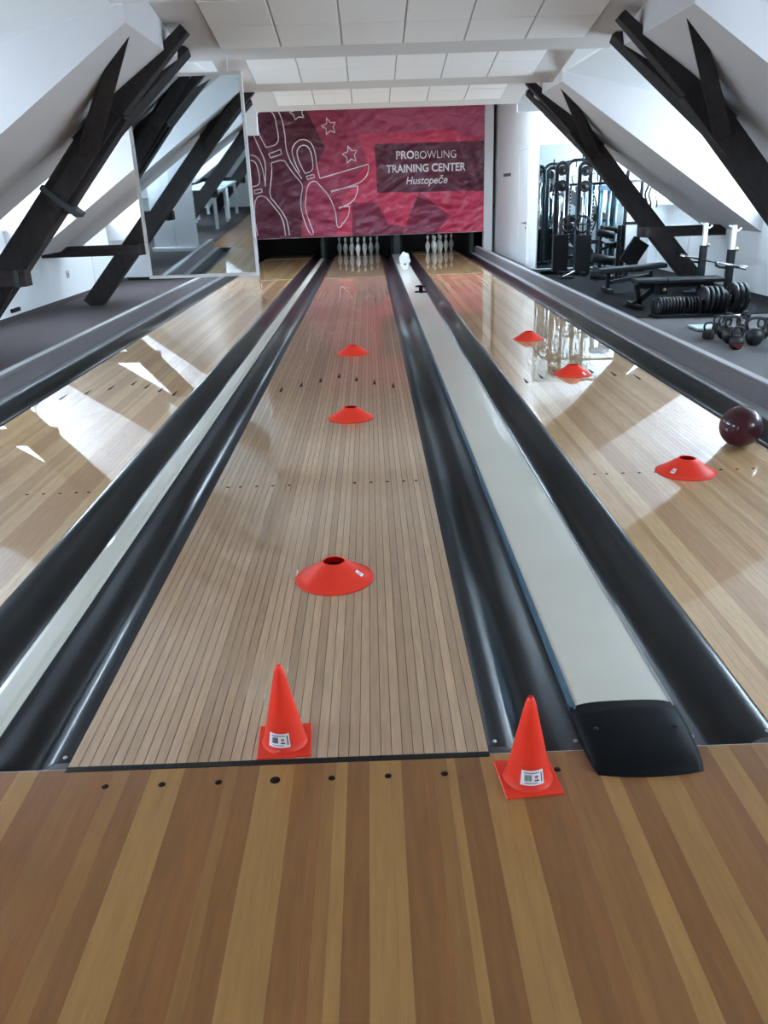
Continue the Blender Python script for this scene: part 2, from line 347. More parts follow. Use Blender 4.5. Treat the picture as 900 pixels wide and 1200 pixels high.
v = tag(MB().cbox(XL, XL+.03, 8.62, 8.86, .10, .145, .004).build('floor_outlet', M_BLACK), 'small black outlet box low on the left knee wall', 'outlet')

# ------------------------------------------------------------------ timber trusses
def truss(Yt, side, full):
    X = (lambda x: x) if side > 0 else mx
    lab = full
    t = thing('timber_strut', (X(4.80), Yt, 0), lab, 'beam')
    def R_(o): return rel(o, t)
    upv = (0, 1, 0)
    m = MB().bar((X(4.84), Yt, 0), (X(3.02), Yt, 2.06), .24, .17, upv, c=.008); R_(m.build('post', M_TIMBER))
    m = MB().bar((X(3.34), Yt, 1.76), (X(2.38), Yt, 2.61), .20, .15, upv, w2=.08, h2=.12, c=.006); R_(m.build('brace', M_TIMBER))
    m = MB().bar((X(3.30), Yt-.05, 1.72), (X(2.60), Yt-.96, 2.53), .16, .15, (1, 0, 0), w2=.09, h2=.09, c=.006); R_(m.build('brace', M_TIMBER))
    m = MB().bar((X(3.30), Yt+.05, 1.72), (X(2.50), Yt+.57, 2.55), .15, .14, (1, 0, 0), w2=.10, h2=.10, c=.006); R_(m.build('brace', M_TIMBER))
    xw = 5.14 if side > 0 else mx(XL)+.03
    m = MB(); q = [(X(3.97), .655), (X(xw), .655), (X(xw), .76), (X(xw-.06), .79), (X(3.97), .79)]
    m.prism(q, Yt-.17, Yt-.02, 'y'); R_(m.build('tie_beam', M_TIMBER2))
    m = MB().box(min(X(4.02), X(4.06)), max(X(4.02), X(4.06)), Yt-.175, Yt-.015, .65, .795); R_(m.build('iron_strap', M_IRON))
    tag(t, None, None, 'dark timber struts of the attic roof')
    return t
T1, T2 = 5.95, 10.08
truss(T2, 1, 'far right dark timber strut standing among the gym machines, forked at the ceiling')
truss(T1, 1, 'near right dark timber strut with three forked braces under the sloped ceiling')
tl = truss(T1, -1, 'near left dark timber strut with three forked braces beside the hanging mirror')
truss(T2, -1, 'far left dark timber strut on the carpet, partly behind the hanging mirror')
truss(1.78, 1, 'dark timber strut on the right beside the foul line, outside the view')
truss(1.78, -1, 'dark timber strut on the left seen in the hanging mirror behind the banner stand')
truss(-2.4, -1, 'second dark timber strut seen in the hanging mirror by the tables')
truss(-6.6, -1, 'farthest dark timber strut seen in the hanging mirror')
# splice plank and strap on near left post
rel(MB().bar((-1.80, T1-.10, 2.02), (-2.42, T1-.10, 1.31), .15, .06, (0, 1, 0), c=.006).build('splice_plank', M_TIMBER), tl)
rel(MB().bar((-1.74, T1-.02, 1.98), (-2.36, T1-.02, 1.27), .10, .15, (0, 1, 0), c=.006).build('splice_plank', M_TIMBER), tl)
rel(MB().bar((-2.34, T1-.045, 1.36), (-2.37, T1-.045, 1.325), .36, .20, (0, 1, 0)).build('iron_strap', M_IRON), tl)

# ------------------------------------------------------------------ lanes
LANE = [(0.0, 'centre'), (-1.6, 'left'), (1.795, 'right')]
HW = .5275
def tone(base, var, r): k = 1+r.uniform(-var, var); return tuple(max(0, min(1, c*k)) for c in base[:3])+(1,)
def board_mesh(wd, y0, y1, gap, name, m, c=.0008, th=.02):
    return MB().cbox(gap/2, wd-gap/2, y0, y1, -th, 0, c).mesh(name, m)
BW = 2*HW/39
me_c = board_mesh(BW, .008, 19.2, .0017, 'board', M_LANE, .0004)
me_s = board_mesh(BW, .008, 19.2, .0004, 'board', M_LANE, .0001)
arrow_me = MB().add([(0, .10, .0010), (-.006, .02, .0010), (-.010, -.05, .0010), (-.009, -.08, .0010), (.009, -.08, .0010), (.010, -.05, .0010), (.006, .02, .0010),
     (0, .10, -.002), (-.006, .02, -.002), (-.010, -.05, -.002), (-.009, -.08, -.002), (.009, -.08, -.002), (.010, -.05, -.002), (.006, .02, -.002)],
     [tuple(range(7)), tuple(range(13, 6, -1))]+[(i, (i+1) % 7, 7+(i+1) % 7, 7+i) for i in range(7)]).mesh('arrow', M_DOT)
dot_me = MB().lathe([(0, -.002), (.0085, -.002), (.0085, .0008), (0, .0010)], 12).mesh('guide_dot', M_DOT)
bigdot_me = MB().lathe([(0, -.002), (.0125, -.002), (.0125, .0008), (0, .0010)], 14).mesh('guide_dot', M_DOT)
rr = random.Random(3)
for X, nm in LANE:
    lane = thing('bowling_lane', (X, 0, 0), {'centre': 'centre bowling lane of narrow boards with dark joints and three disc cones', 'left': 'left bowling lane of pale blended boards running under the hanging mirror', 'right': 'right bowling lane of pale boards carrying the maroon ball and three disc cones'}[nm], 'bowling lane', 'bowling lanes')
    MB().box(-HW+.002, HW-.002, .004, 19.25, -.06, -.0045).build('lane_bed', M_JOINT, lane)
    prev = 0
    for i in range(39):
        if nm == 'centre':
            b = link('board', me_c, lane, (-HW+i*BW, 0, 0)); base = rr.choice([(.39, .238, .133), (.43, .267, .152), (.365, .218, .121), (.465, .296, .172)]); b.color = tone(base, .08, rr)
        else:
            b = link('board', me_s, lane, (-HW+i*BW, 0, 0))
            if rr.random() < .6 or i == 0: prev = rr.choice([(.57, .35, .165), (.475, .265, .113), (.63, .405, .20), (.515, .305, .136)])
            b.color = tone(prev, .03, rr)
    for k in range(-3, 4):
        ya = 4.67-.14*abs(k)
        link('arrow', arrow_me, lane, (k*.1365, ya, 0))
    for dx in (.16, .24, .32, .40, .46):
        for s in (-1, 1): link('guide_dot', dot_me, lane, (s*dx, 2.10, 0))
    if nm == 'centre': MB().cbox(-HW, HW, -.012, .008, -.02, .0015, .001).build('foul_line', M_BLACK, lane)
    else: MB().cbox(-HW, HW, -.002, .006, -.02, .0008, .0005).build('foul_line', M_JOINT, lane)
    MB().box(-HW, HW, 17.9, 17.94, -.001, .0012).build('pin_deck_joint', M_STRIP, lane)
# approach boards
me_cache = {}
rr = random.Random(11)
D_, R_D, M_, L_, MD = (.220, .090, .023), (.235, .092, .025), (.265, .118, .032), (.33, .165, .047), (.243, .104, .028)
EDG = [(0, M_), (30, D_), (65, L_), (98, L_), (122, D_), (160, R_D), (195, M_), (213, D_), (250, L_), (288, L_), (310, D_), (345, R_D), (360, M_), (380, L_), (400, D_), (436, L_), (472, L_), (490, D_), (525, R_D), (542, M_), (567, L_), (582, D_), (625, L_), (653, L_), (682, D_), (730, R_D), (755, M_), (772, MD), (817, L_), (847, D_), (890, L_)]
strips = [(-.405+e*.00145, c) for e, c in EDG]
x = -2.62; last = None; left = []
while x < -.405-.02:
    c = rr.choice([a for a in (D_, R_D, M_, L_, L_, MD) if a != last]); last = c; left.append((x, c)); x += rr.choice([1, 2, 2, 3])*BW
x = strips[-1][0]+.05; right = []
while x < 2.75:
    c = rr.choice([a for a in (D_, R_D, M_, L_, L_, MD) if a != last]); last = c; right.append((x, c)); x += rr.choice([1, 2, 2, 3])*BW
left = [l for l in left if l[0] < -.405-.015]
strips = left+strips+right; strips.append((2.77, None))
for (xa, c), (xb, _) in zip(strips[:-1], strips[1:]):
    wd = round(xb-xa, 4)
    if wd not in me_cache: me_cache[wd] = MB().cbox(.00015, wd-.00015, -6.6, -.002, -.0118, 0, .0001).mesh('board', M_OILED)
    b = link('board', me_cache[wd], fl, (xa, 0, 0)); b.color = tone(c, .05, rr)
for k in range(-3, 6):
    link('guide_dot', bigdot_me if k == 0 else dot_me, fl, (k*.1365, -.070, 0))
struct(MB().box(-2.62, 2.77, Y0, -6.6, -.02, 0).build('floor_rear', M_CARPETL))

# ------------------------------------------------------------------ gutters
def gutter_profile(x0, x1, n=14, flange=.042, depth=.066):
    """x0 = lane side, x1 = outer side"""
    s = 1 if x1 > x0 else -1; w = abs(x1-x0); pts = [(x0, -.001), (x0+s*flange, -.003)]
    a = flange; b = w-.006
    for i in range(1, n):
        t = i/n; pts.append((x0+s*(a+(b-a)*t), -.003-depth*math.sin(PI*t**1.15)**1.15))
    pts += [(x0+s*b, -.001), (x1, 0)]
    return pts
def gutter(x0, x1, label):
    top = gutter_profile(x0, x1); bot = [(p[0], p[1]-.006) for p in top][::-1]
    prof = top+bot
    t = thing('gutter', ((x0+x1)/2, 0, -.1), label, 'gutter', 'lane gutters')
    rel(MB().prism(prof, .03, 18.0, 'y', smooth=True).build('channel', M_GUTTER), t)
    # sloped front end
    m = MB(); a, b = top, [(p[0], 0.0) for p in top]; n = len(top)
    ring = []
    for i, yy in enumerate((.030, .012, .0)):
        k = (1, .25, 0)[i]; ring.append([(p[0], yy, p[1]*k-.001) for p in top])
    vs = sum(ring, []); m.add(vs, [(j*n+i, j*n+i+1, (j+1)*n+i+1, (j+1)*n+i) for j in range(2) for i in range(n-1)], True)
    m.add([(x0, 0, -.002), (x1, 0, -.002), (x1, 0, -.03), (x0, 0, -.03)], [(0, 1, 2, 3)])
    o = rel(m.build('front_lip', M_GUTTER), t)
    s = 1 if x1 > x0 else -1
    for sx, syy in ((x0+s*.02, .05), (x1-s*.012, .04)):
        rel(MB().lathe([(0, 0), (.006, 0), (.005, .002), (0, .0025)], 10, (sx, syy, -.002)).build('screw', M_STRIP), t)
    return t
gutter(-HW, -.752, 'black gutter along the left edge of the centre lane')
gutter(-1.6+HW, -.848, 'black gutter along the right edge of the left lane')
gutter(HW, .765, 'black gutter between the centre lane and the grey divider cover')
gutter(1.795-HW, 1.037, 'black gutter between the grey divider cover and the right lane')
gutter(1.795+HW, 2.575, 'black gutter along the right kerb')
gutter(-1.6-HW, -2.385, 'black gutter along the left kerb')
# slim divider rail between left and centre lanes
rp = [(-.848, -.03), (-.848, .004), (-.840, .012), (-.825, .016), (-.775, .016), (-.760, .012), (-.752, .004), (-.752, -.03)]
t = thing('divider_rail', (-.8, 0, 0), 'slim pale grey divider rail between the left and centre lanes', 'divider')
rel(MB().prism(rp, .0, 17.6, 'y').build('rail', M_PLATE), t)
# wide divider cover (ball return) right of centre
t = thing('divider_cover', (.901, 0, 0), 'wide pale grey divider cover between the centre and right lanes', 'divider')
segs = [.13, 3.1, 6.3, 9.5, 12.7, 15.0]
arch = lambda x: .030+.012*(1-((x-.901)/.129)**2)
for a, b in zip(segs[:-1], segs[1:]):
    n = 12; pr = [(.772+.258*i/n, arch(.772+.258*i/n)) for i in range(n+1)]
    rel(MB().prism(pr+[(1.030, -.03), (.772, -.03)], a+.001, b-.001, 'y', smooth=False).build('cover_plate', M_PLATE), t)
rel(MB().prism([(.766, -.03), (.766, .022), (.771, .034), (.7745, .034), (.7745, -.03)], .13, 15, 'y').build('edge_trim', M_STEELB), t)
rel(MB().prism([(1.0275, -.03), (1.0275, .034), (1.031, .034), (1.036, .022), (1.036, -.03)], .13, 15, 'y').build('edge_trim', M_STRIP), t)
rel(MB().box(.772, 1.03, 15.0, 17.9, -.03, .03).build('rear_plate', mat('rear_plate_grey', (.2, .2, .21, 1), .5)), t)
# black arched end cap
m = MB(); rows = []
for yy, hb, hw in ((.145, .052, .140), (.10, .050, .140), (.04, .044, .140), (-.03, .034, .136), (-.075, .022, .131), (-.092, .010, .127), (-.096, .0, .126)):
    n = 16; row = []
    for i in range(n+1):
        u = -1+2*i/n; e = 1-abs(u)**6*.35
        row.append((.901+u*hw, yy-.014*(1-u*u), hb*(1-.28*u*u)*e if hb > 0 else 0))
    rows.append(row)
n = 17; vs = sum(rows, []); m.add(vs, [(j*n+i, j*n+i+1, (j+1)*n+i+1, (j+1)*n+i) for j in range(len(rows)-1) for i in range(n-1)], True)
for ed in (0, n-1):
    for j in range(len(rows)-1):
        p, q = rows[j][ed], rows[j+1][ed]; m.add([p, q, (q[0], q[1], -.004), (p[0], p[1], -.004)], [(0, 1, 2, 3)])
r0 = rows[0]; m.add(r0+[(r0[-1][0], r0[0][1], -.004), (r0[0][0], r0[0][1], -.004)], [tuple(range(n+2))])
rel(m.build('end_cap', mat('end_cap_black', (.005, .006, .008, 1), .5, spec=.12)), t)
for sx, syy in ((.80, .03), (1.0, .03)):
    rel(MB().lathe([(0, 0), (.006, 0), (.005, .003), (0, .003)], 10, (sx, syy, .039)).build('screw', M_BLACK), t)
# kerbs
def kerb(s, x0, lab):
    t = thing('kerb', (x0, 0, 0), lab, 'kerb'); X = lambda d: x0+s*d
    rel(MB().prism([(X(0), -.06), (X(0), .006), (X(.012), .012), (X(.075), .012), (X(.085), -.06)], 0, 17.84, 'y').build('metal_strip', M_STRIP), t)
    rel(MB().prism([(X(.078), -.06), (X(.082), .135), (X(.095), .146), (X(.19), .146), (X(.20), -.06)], 0, 17.84, 'y').build('carpet_face', M_CARPETK), t)
    rel(MB().prism([(X(.100), .140), (X(.104), .152), (X(.155), .152), (X(.160), .140)], 0, 17.84, 'y').build('top_trim', M_CARPETT), t)
kerb(1, 2.585, 'right carpeted kerb with metal strip between the lane gutter and the gym')
kerb(-1, -2.395, 'left carpeted kerb with metal strip between the lane gutter and the brown carpet')
struct(MB().cbox(-2.62, 2.77, -.0019, .0, -.03, .0006, .0001).build('trim_1', M_STRIP))
# ------------------------------------------------------------------ pin deck, pit, masking unit
pit = MB().box(-2.8, 3.3, 19.35, 19.4, -.4, 1.4)
struct(pit.build('wall_pit_back', M_BLACK))
struct(MB().box(-2.66, 3.15, 18.15, 19.4, .95, 1.0).build('ceiling_pit', M_BLACK))
for X, lab in ((-.8, 'black kickback panel between the left and centre pin decks'), (.90, 'black kickback panel between the centre and right pin decks'), (2.62, 'black kickback panel on the right of the right pin deck'), (-2.44, 'black kickback panel on the left of the left pin deck')):
    k = thing('kickback_panel', (X, 18.5, 0), lab, 'panel'); d = .13 if abs(X-.9) < .1 else .07
    rel(MB().cbox(X-d, X+d, 18.105, 19.34, -.08, .94, .004).build('side_panel', M_BLACK), k)
    rel(MB().cbox(X-d*.5, X+d*.5, 17.99, 18.104, .0, .435, .004).build('front_edge', M_IRON), k)
MASK = tag(MB().cbox(-2.30, 2.87, 18.0, 18.1, .44, 3.28, .004).build('masking_unit', M_BLACK), 'black masking unit frame that carries the red banner above the pin decks', 'frame')
# pin-deck lamps (light the pins from above, inside the pit)
for X in (0, 1.795):
    l = thing('pin_deck_lamp', (X, 18.2, .80), 'tube lamp hidden above the %s pin deck' % ('centre' if X == 0 else 'right'), 'lamp')
    rel(MB().cbox(X-.5, X+.5, 18.14, 18.19, .80, .90).build('lamp_housing', M_BLACK), l)
    rel(MB().tube([(X-.45, 18.165, .79), (X+.45, 18.165, .79)], .013, 10).build('lamp_tube', emit('lamp_tube_glow', (.75, .92, 1, 1), 3.5)), l)
pp = [(0, 0), (.0255, 0), (.029, .01), (.036, .04), (.047, .08), (.0565, .11), (.0605, .135), (.0575, .17), (.047, .205), (.034, .235), (.0255, .258), (.0235, .275), (.0255, .30), (.030, .325), (.0325, .345), (.0315, .36), (.026, .373), (.015, .380), (0, .3815)]
body_me = MB().lathe(pp, 20).mesh('body', M_PIN)
st1 = MB().lathe([(.0282, .253), (.0265, .262), (.0268, .266), (.0262, .253)], 20).mesh('stripe', M_PINR)
st2 = MB().lathe([(.0252, .280), (.0258, .292), (.0250, .292), (.0248, .280)], 20).mesh('stripe', M_PINR)
S3 = .1524
POS = {1: (0, 0), 2: (-1, 1), 3: (1, 1), 4: (-2, 2), 5: (0, 2), 6: (2, 2), 7: (-3, 3), 8: (-1, 3), 9: (1, 3), 10: (3, 3)}
WORD = {1: 'head pin', 2: 'second-row left pin', 3: 'second-row right pin', 4: 'third-row left pin', 5: 'third-row middle pin', 6: 'third-row right pin', 7: 'back-row far left pin', 8: 'back-row inner left pin', 9: 'back-row inner right pin', 10: 'back-row far right pin'}
def pin(X, n, deck):
    i, j = POS[n]
    t = thing('bowling_pin', (X+i*S3, 18.29+j*.264, 0), 'red-striped white bowling pin on the %s deck, the %s' % (deck, WORD[n]), 'bowling pin', 'bowling pins standing on the decks')
    link('body', body_me, t); link('stripe', st1, t); link('stripe', st2, t)
for n in range(1, 11): pin(0, n, 'centre')
for n in (1, 2, 3, 5, 6, 9, 10): pin(1.795, n, 'right')
# white scalloped housing standing at the end of the divider cover
t = thing('sensor_housing', (.875, 13.2, .042), 'white scalloped plastic housing with a dark eye on the far divider cover', 'sensor')
m = MB(); n = 28; pr = []
for i in range(n):
    a = 2*PI*i/n; r = 1+.07*math.cos(7*a); pr.append((.875+.098*r*math.cos(a)*(1 if math.sin(a) > -.2 else .82), .212+.155*r*math.sin(a)))
m.prism(pr, 13.18, 13.22, 'y'); rel(m.build('shell', M_PIN), t)
m = MB(); m.prism([(.875+(p[0]-.875)*.82, .212+(p[1]-.212)*.82) for p in pr], 13.165, 13.185, 'y'); rel(m.build('raised_face', M_PIN), t)
rel(MB().lathe([(0, 0), (.018, 0), (.016, -.006), (0, -.008)], 12, (.88, 13.165, .165), 'y').build('eye', M_IRONB), t)
t = thing('bracket', (.955, 9.85, .042), 'small dark brown star-shaped bracket lying on the grey divider cover', 'bracket')
m = MB(); m.lathe([(0, 0), (.075, 0), (.08, .012), (.05, .02), (0, .022)], 18, (.955, 9.88, .115)); rel(m.build('top_disc', M_DOT), t)
m = MB(); m.lathe([(.028, 0), (.028, .08), (0, .08)], 14, (.955, 9.86, .04)); rel(m.build('stem', M_DOT), t)
m = MB()
for a in (0.2, PI-.2, -PI/2): m.bar((.955, 9.86, .052), (.955+.085*math.cos(a), 9.86+.085*math.sin(a), .047), .03, .02)
rel(m.build('foot_arms', M_DOT), t)

# ------------------------------------------------------------------ banner
BX0, BX1, BZ0, BZ1, BY = -2.29, 2.868, .46, 3.20, 17.96
def wr(x, z):
    u = (x-BX0)/(BX1-BX0); v = (z-BZ0)/(BZ1-BZ0)
    d = 0
    # folds fanning from the top left corner and from the bottom right corner
    r1 = math.hypot(u*1.9+.02, (1-v)); a1 = math.atan2(1-v, u*1.9+.02)
    d += .0035*math.sin(a1*34+2.2*math.sin(r1*3.1)+1.5*u)*min(1, r1*1.4)*math.exp(-.7*r1)*1.6
    r2 = math.hypot((1-u)*1.9, v-.15); a2 = math.atan2(v-.15, (1-u)*1.9+.05)
    d += .0045*math.sin(a2*26+1.8*math.sin(r2*2.6+1))*math.exp(-.9*r2)*min(1, r2*2)*1.5
    d += .003*math.sin(z*15+2.5*math.sin(x*1.9)+x*5)+.0026*math.sin(z*27-x*9+3*math.sin(x*2.3+z))
    d += .008*math.sin((z-1.9)**2*1.9-(x-.2)*(x-.2)*2.3+1.0)*max(0, v-.25)
    d *= 4.2; e = min(u, 1-u, .2)/.2
    return BY-.055-d*(.35+.65*min(1, e*3))
def inside(p, poly):
    x, y = p; c = False; n = len(poly)
    for i in range(n):
        x1, y1 = poly[i]; x2, y2 = poly[i-1]
        if (y1 > y) != (y2 > y) and x < (x2-x1)*(y-y1)/(y2-y1)+x1: c = not c
    return c
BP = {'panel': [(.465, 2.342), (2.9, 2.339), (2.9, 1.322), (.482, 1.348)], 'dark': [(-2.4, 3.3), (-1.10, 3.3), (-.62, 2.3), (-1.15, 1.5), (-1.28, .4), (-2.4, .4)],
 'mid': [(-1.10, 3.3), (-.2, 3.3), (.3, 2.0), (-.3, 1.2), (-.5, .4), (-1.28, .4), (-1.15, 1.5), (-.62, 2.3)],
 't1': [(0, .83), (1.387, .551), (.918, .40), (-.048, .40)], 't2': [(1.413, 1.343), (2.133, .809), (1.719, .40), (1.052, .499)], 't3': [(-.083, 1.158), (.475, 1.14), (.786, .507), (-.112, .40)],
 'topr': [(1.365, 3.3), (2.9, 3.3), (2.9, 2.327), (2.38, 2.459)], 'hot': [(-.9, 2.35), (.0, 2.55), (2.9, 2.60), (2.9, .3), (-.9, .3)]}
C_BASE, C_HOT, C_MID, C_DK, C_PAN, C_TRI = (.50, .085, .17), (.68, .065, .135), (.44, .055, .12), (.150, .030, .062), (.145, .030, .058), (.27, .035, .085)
def bcol(x, z):
    p = (x, z)
    if inside(p, BP['panel']): return C_PAN
    if inside(p, BP['dark']): return C_DK
    if inside(p, BP['t1']) or inside(p, BP['t2']) or inside(p, BP['t3']): return C_TRI
    if inside(p, BP['mid']): return C_MID
    if inside(p, BP['topr']): return C_BASE
    if inside(p, BP['hot']): return C_HOT
    return C_BASE
bt = thing('banner', (.29, BY, BZ0), 'large wrinkled crimson banner with white pin outlines above the pin decks', 'banner')
NX, NZ = 300, 160; vs = []; cs = []
for j in range(NZ+1):
    z = BZ0+(BZ1-BZ0)*j/NZ
    for i in range(NX+1):
        x = BX0+(BX1-BX0)*i/NX; vs.append((x, wr(x, z), z))
fs = [(j*(NX+1)+i, j*(NX+1)+i+1, (j+1)*(NX+1)+i+1, (j+1)*(NX+1)+i) for j in range(NZ) for i in range(NX)]
me = bpy.data.meshes.new('cloth'); me.from_pydata(vs, [], fs); me.polygons.foreach_set('use_smooth', [True]*len(fs))
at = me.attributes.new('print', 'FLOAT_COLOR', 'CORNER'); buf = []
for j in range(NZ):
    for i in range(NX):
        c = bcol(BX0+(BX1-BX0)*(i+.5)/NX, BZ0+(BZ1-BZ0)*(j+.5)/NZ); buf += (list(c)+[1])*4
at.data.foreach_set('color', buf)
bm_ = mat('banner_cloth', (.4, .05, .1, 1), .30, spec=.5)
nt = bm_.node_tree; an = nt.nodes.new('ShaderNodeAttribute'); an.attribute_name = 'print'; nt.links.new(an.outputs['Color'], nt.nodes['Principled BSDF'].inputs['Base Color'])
geo = nt.nodes.new('ShaderNodeNewGeometry'); prev = None
for rot, sc, k in ((.62, (.5, 1, 4.2), .9), (-.30, (.8, 1, 6.0), .5), (1.0, (.8, 1, 8), .28)):
    m1 = nt.nodes.new('ShaderNodeVectorRotate'); m1.rotation_type = 'Y_AXIS'; m1.inputs['Angle'].default_value = rot; nt.links.new(geo.outputs['Position'], m1.inputs['Vector'])
    mp = nt.nodes.new('ShaderNodeMapping'); mp.inputs['Scale'].default_value = sc; nt.links.new(m1.outputs[0], mp.inputs[0])
    n_ = nt.nodes.new('ShaderNodeTexNoise'); n_.inputs['Scale'].default_value = 1; n_.inputs['Detail'].default_value = 1.5; n_.inputs['Distortion'].default_value = .25; nt.links.new(mp.outputs[0], n_.inputs['Vector'])
    b_ = nt.nodes.new('ShaderNodeBump'); b_.inputs['Strength'].default_value = k; b_.inputs['Distance'].default_value = .13; nt.links.new(n_.outputs['Fac'], b_.inputs['Height'])
    if prev: nt.links.new(prev.outputs[0], b_.inputs['Normal'])
    prev = b_
nt.links.new(prev.outputs[0], nt.nodes['Principled BSDF'].inputs['Normal'])
me.materials.append(bm_); rel(link('cloth', me), bt)
rel(MB().box(BX0, BX1, BY-.03, BY-.012, BZ0-.014, BZ0+.004).build('bottom_hem', M_STRIP), bt)
def ribbon(pts, wd=.020, closed=False):
    # resample then offset
    P = [Vector(p) for p in pts]; m = MB(); q = []
    for a, b in zip(P[:-1], P[1:]):
        n = max(1, int((b-a).length/.03))
        for i in range(n): q.append(a+(b-a)*i/n)
    q.append(P[-1]); vs = []
    for i, p in enumerate(q):
        d = (q[min(i+1, len(q)-1)]-q[max(i-1, 0)])
        if closed and i in (0, len(q)-1): d = q[1]-q[-2]
        d = d.normalized(); nn = Vector((-d.y, d.x))*wd/2
        for s_ in (1, -1):
            x, z = p.x+nn.x*s_, p.y+nn.y*s_; x = max(BX0+.003, min(BX1-.003, x)); z = max(BZ0+.005, min(BZ1-.003, z)); vs.append((x, wr(x, z)-.004, z))
    m.add(vs, [(2*i, 2*i+1, 2*i+3, 2*i+2) for i in range(len(q)-1)])
    return m
def smooth(pts, it=2):
    for _ in range(it):
        o = [pts[0]]
        for a, b in zip(pts[:-1], pts[1:]):
            o += [(a[0]*.75+b[0]*.25, a[1]*.75+b[1]*.25), (a[0]*.25+b[0]*.75, a[1]*.25+b[1]*.75)]
        pts = o+[pts[-1]]
    return pts
DES = {
'A_out': [(-2.153, 3.131), (-2.218, 3.024), (-2.236, 2.892), (-2.207, 2.713), (-2.113, 2.47), (-2.017, 2.24), (-1.959, 2.071), (-1.952, 1.917), (-1.997, 1.577)],
'A_out2': [(-1.633, 3.116), (-1.546, 2.975), (-1.503, 2.811), (-1.478, 2.571), (-1.48, 2.33), (-1.43, 2.115), (-1.327, 1.928), (-1.221, 1.77), (-1.176, 1.691)],
'A_in': [(-1.909, 2.349), (-1.994, 2.512), (-2.076, 2.709), (-2.109, 2.888), (-2.065, 3.02), (-1.961, 3.084), (-1.846, 3.093), (-1.736, 3.054), (-1.678, 2.964), (-1.643, 2.785), (-1.613, 2.41), (-1.909, 2.349)],
'A_band': [(-1.87, 2.22), (-1.598, 2.303), (-1.582, 2.206), (-1.833, 2.14), (-1.87, 2.22)],
'A_body': [(-1.829, 2.036), (-1.547, 2.104), (-1.443, 1.932), (-1.307, 1.742), (-1.182, 1.598), (-1.165, 1.504), (-1.226, 1.301), (-1.235, 1.08), (-1.184, 0.822), (-1.068, 0.511), (-0.964, 0.524), (-1.082, 0.819), (-1.14, 1.077), (-1.118, 1.298), (-1.038, 1.594), (-0.876, 1.651), (-0.782, 1.539), (-0.608, 1.345), (-0.517, 1.152), (-0.455, 0.927), (-0.449, 0.643), (-0.356, 0.66), (-0.336, 0.714)],
'A_body2': [(-1.829, 2.036), (-1.821, 1.882), (-1.871, 1.604), (-1.918, 1.355), (-1.786, 1.193), (-1.642, 0.997), (-1.561, 0.802), (-1.531, 0.51)],
'B_out': [(-1.211, 1.817), (-1.289, 1.988), (-1.343, 2.159), (-1.35, 2.296), (-1.275, 2.414), (-1.172, 2.478), (-1.056, 2.486), (-0.943, 2.434), (-0.869, 2.311), (-0.837, 2.128), (-0.827, 1.913), (-0.773, 1.688), (0.311, 1.945), (0.317, 1.846), (0.268, 1.708), (0.163, 1.603), (0.009, 1.539), (-0.538, 1.399), (-0.543, 1.422), (0.058, 1.512)],
'wing2': [(0.058, 1.512), (0.042, 1.372), (-0.021, 1.247), (-0.127, 1.156), (-0.387, 1.046), (-0.386, 1.075), (-0.147, 1.093)],
'wing3': [(-0.147, 1.093), (-0.152, 0.981), (-0.192, 0.871), (-0.264, 0.776), (-0.336, 0.714)],
'B_in': [(-1.092, 1.797), (-1.16, 1.923), (-1.232, 2.094), (-1.249, 2.232), (-1.198, 2.336), (-1.096, 2.379), (-0.999, 2.345), (-0.94, 2.237), (-0.917, 2.069), (-0.907, 1.853), (-1.092, 1.797)],
'B_band': [(-1.072, 1.741), (-0.902, 1.776), (-0.889, 1.714), (-1.046, 1.678), (-1.072, 1.741)],
'C_out': [(-2.269, 2.208), (-2.171, 2.193), (-2.079, 2.105), (-2.026, 1.95), (-2.001, 1.733), (-1.992, 1.561)],
'C_in': [(-2.278, 2.105), (-2.181, 2.078), (-2.126, 1.953), (-2.108, 1.767), (-2.113, 1.596), (-2.278, 1.561)],
'C_band': [(-2.251, 1.485), (-2.08, 1.517), (-2.072, 1.448), (-2.237, 1.412), (-2.251, 1.485)],
'C_body': [(-2.25, 0.533), (-2.281, 0.761), (-2.286, 1.018), (-2.237, 1.334), (-2.04, 1.384), (-1.872, 1.18), (-1.717, 0.984), (-1.638, 0.772), (-1.624, 0.513)],
'star1': [(-1.226, 3.103), (-1.253, 3.054), (-1.355, 3.037), (-1.268, 2.975), (-1.242, 2.877), (-1.166, 2.934), (-1.05, 2.921), (-1.086, 3.005), (-1.064, 3.099)],
'star2': [(-0.56, 2.895), (-0.56, 2.782), (-0.684, 2.741), (-0.582, 2.687), (-0.579, 2.559), (-0.495, 2.646), (-0.39, 2.592), (-0.426, 2.718), (-0.369, 2.8), (-0.477, 2.794), (-0.56, 2.895)],
'star3': [(-0.122, 2.325), (-0.128, 2.212), (-0.256, 2.165), (-0.16, 2.101), (-0.155, 1.978), (-0.068, 2.058), (0.046, 2.015), (0.009, 2.138), (0.073, 2.237), (-0.044, 2.225), (-0.122, 2.325)],

}
for k, pts in DES.items():
    cl = pts[0] == pts[-1]
    if k in ('A_out', 'A_out2', 'A_in', 'B_in', 'wing3', 'C_out', 'C_in'): pts = smooth(pts)
    elif k == 'B_out': pts = smooth(pts[:12], 2)+smooth(pts[12:18], 1)+pts[18:]
    elif k in ('A_body', 'A_body2', 'C_body'): pts = smooth(pts, 1)
    nm = 'printed_star' if k.startswith('star') else 'printed_pin_outline'
    rel(ribbon(pts, closed=cl).build(nm, M_PINLINE), bt)
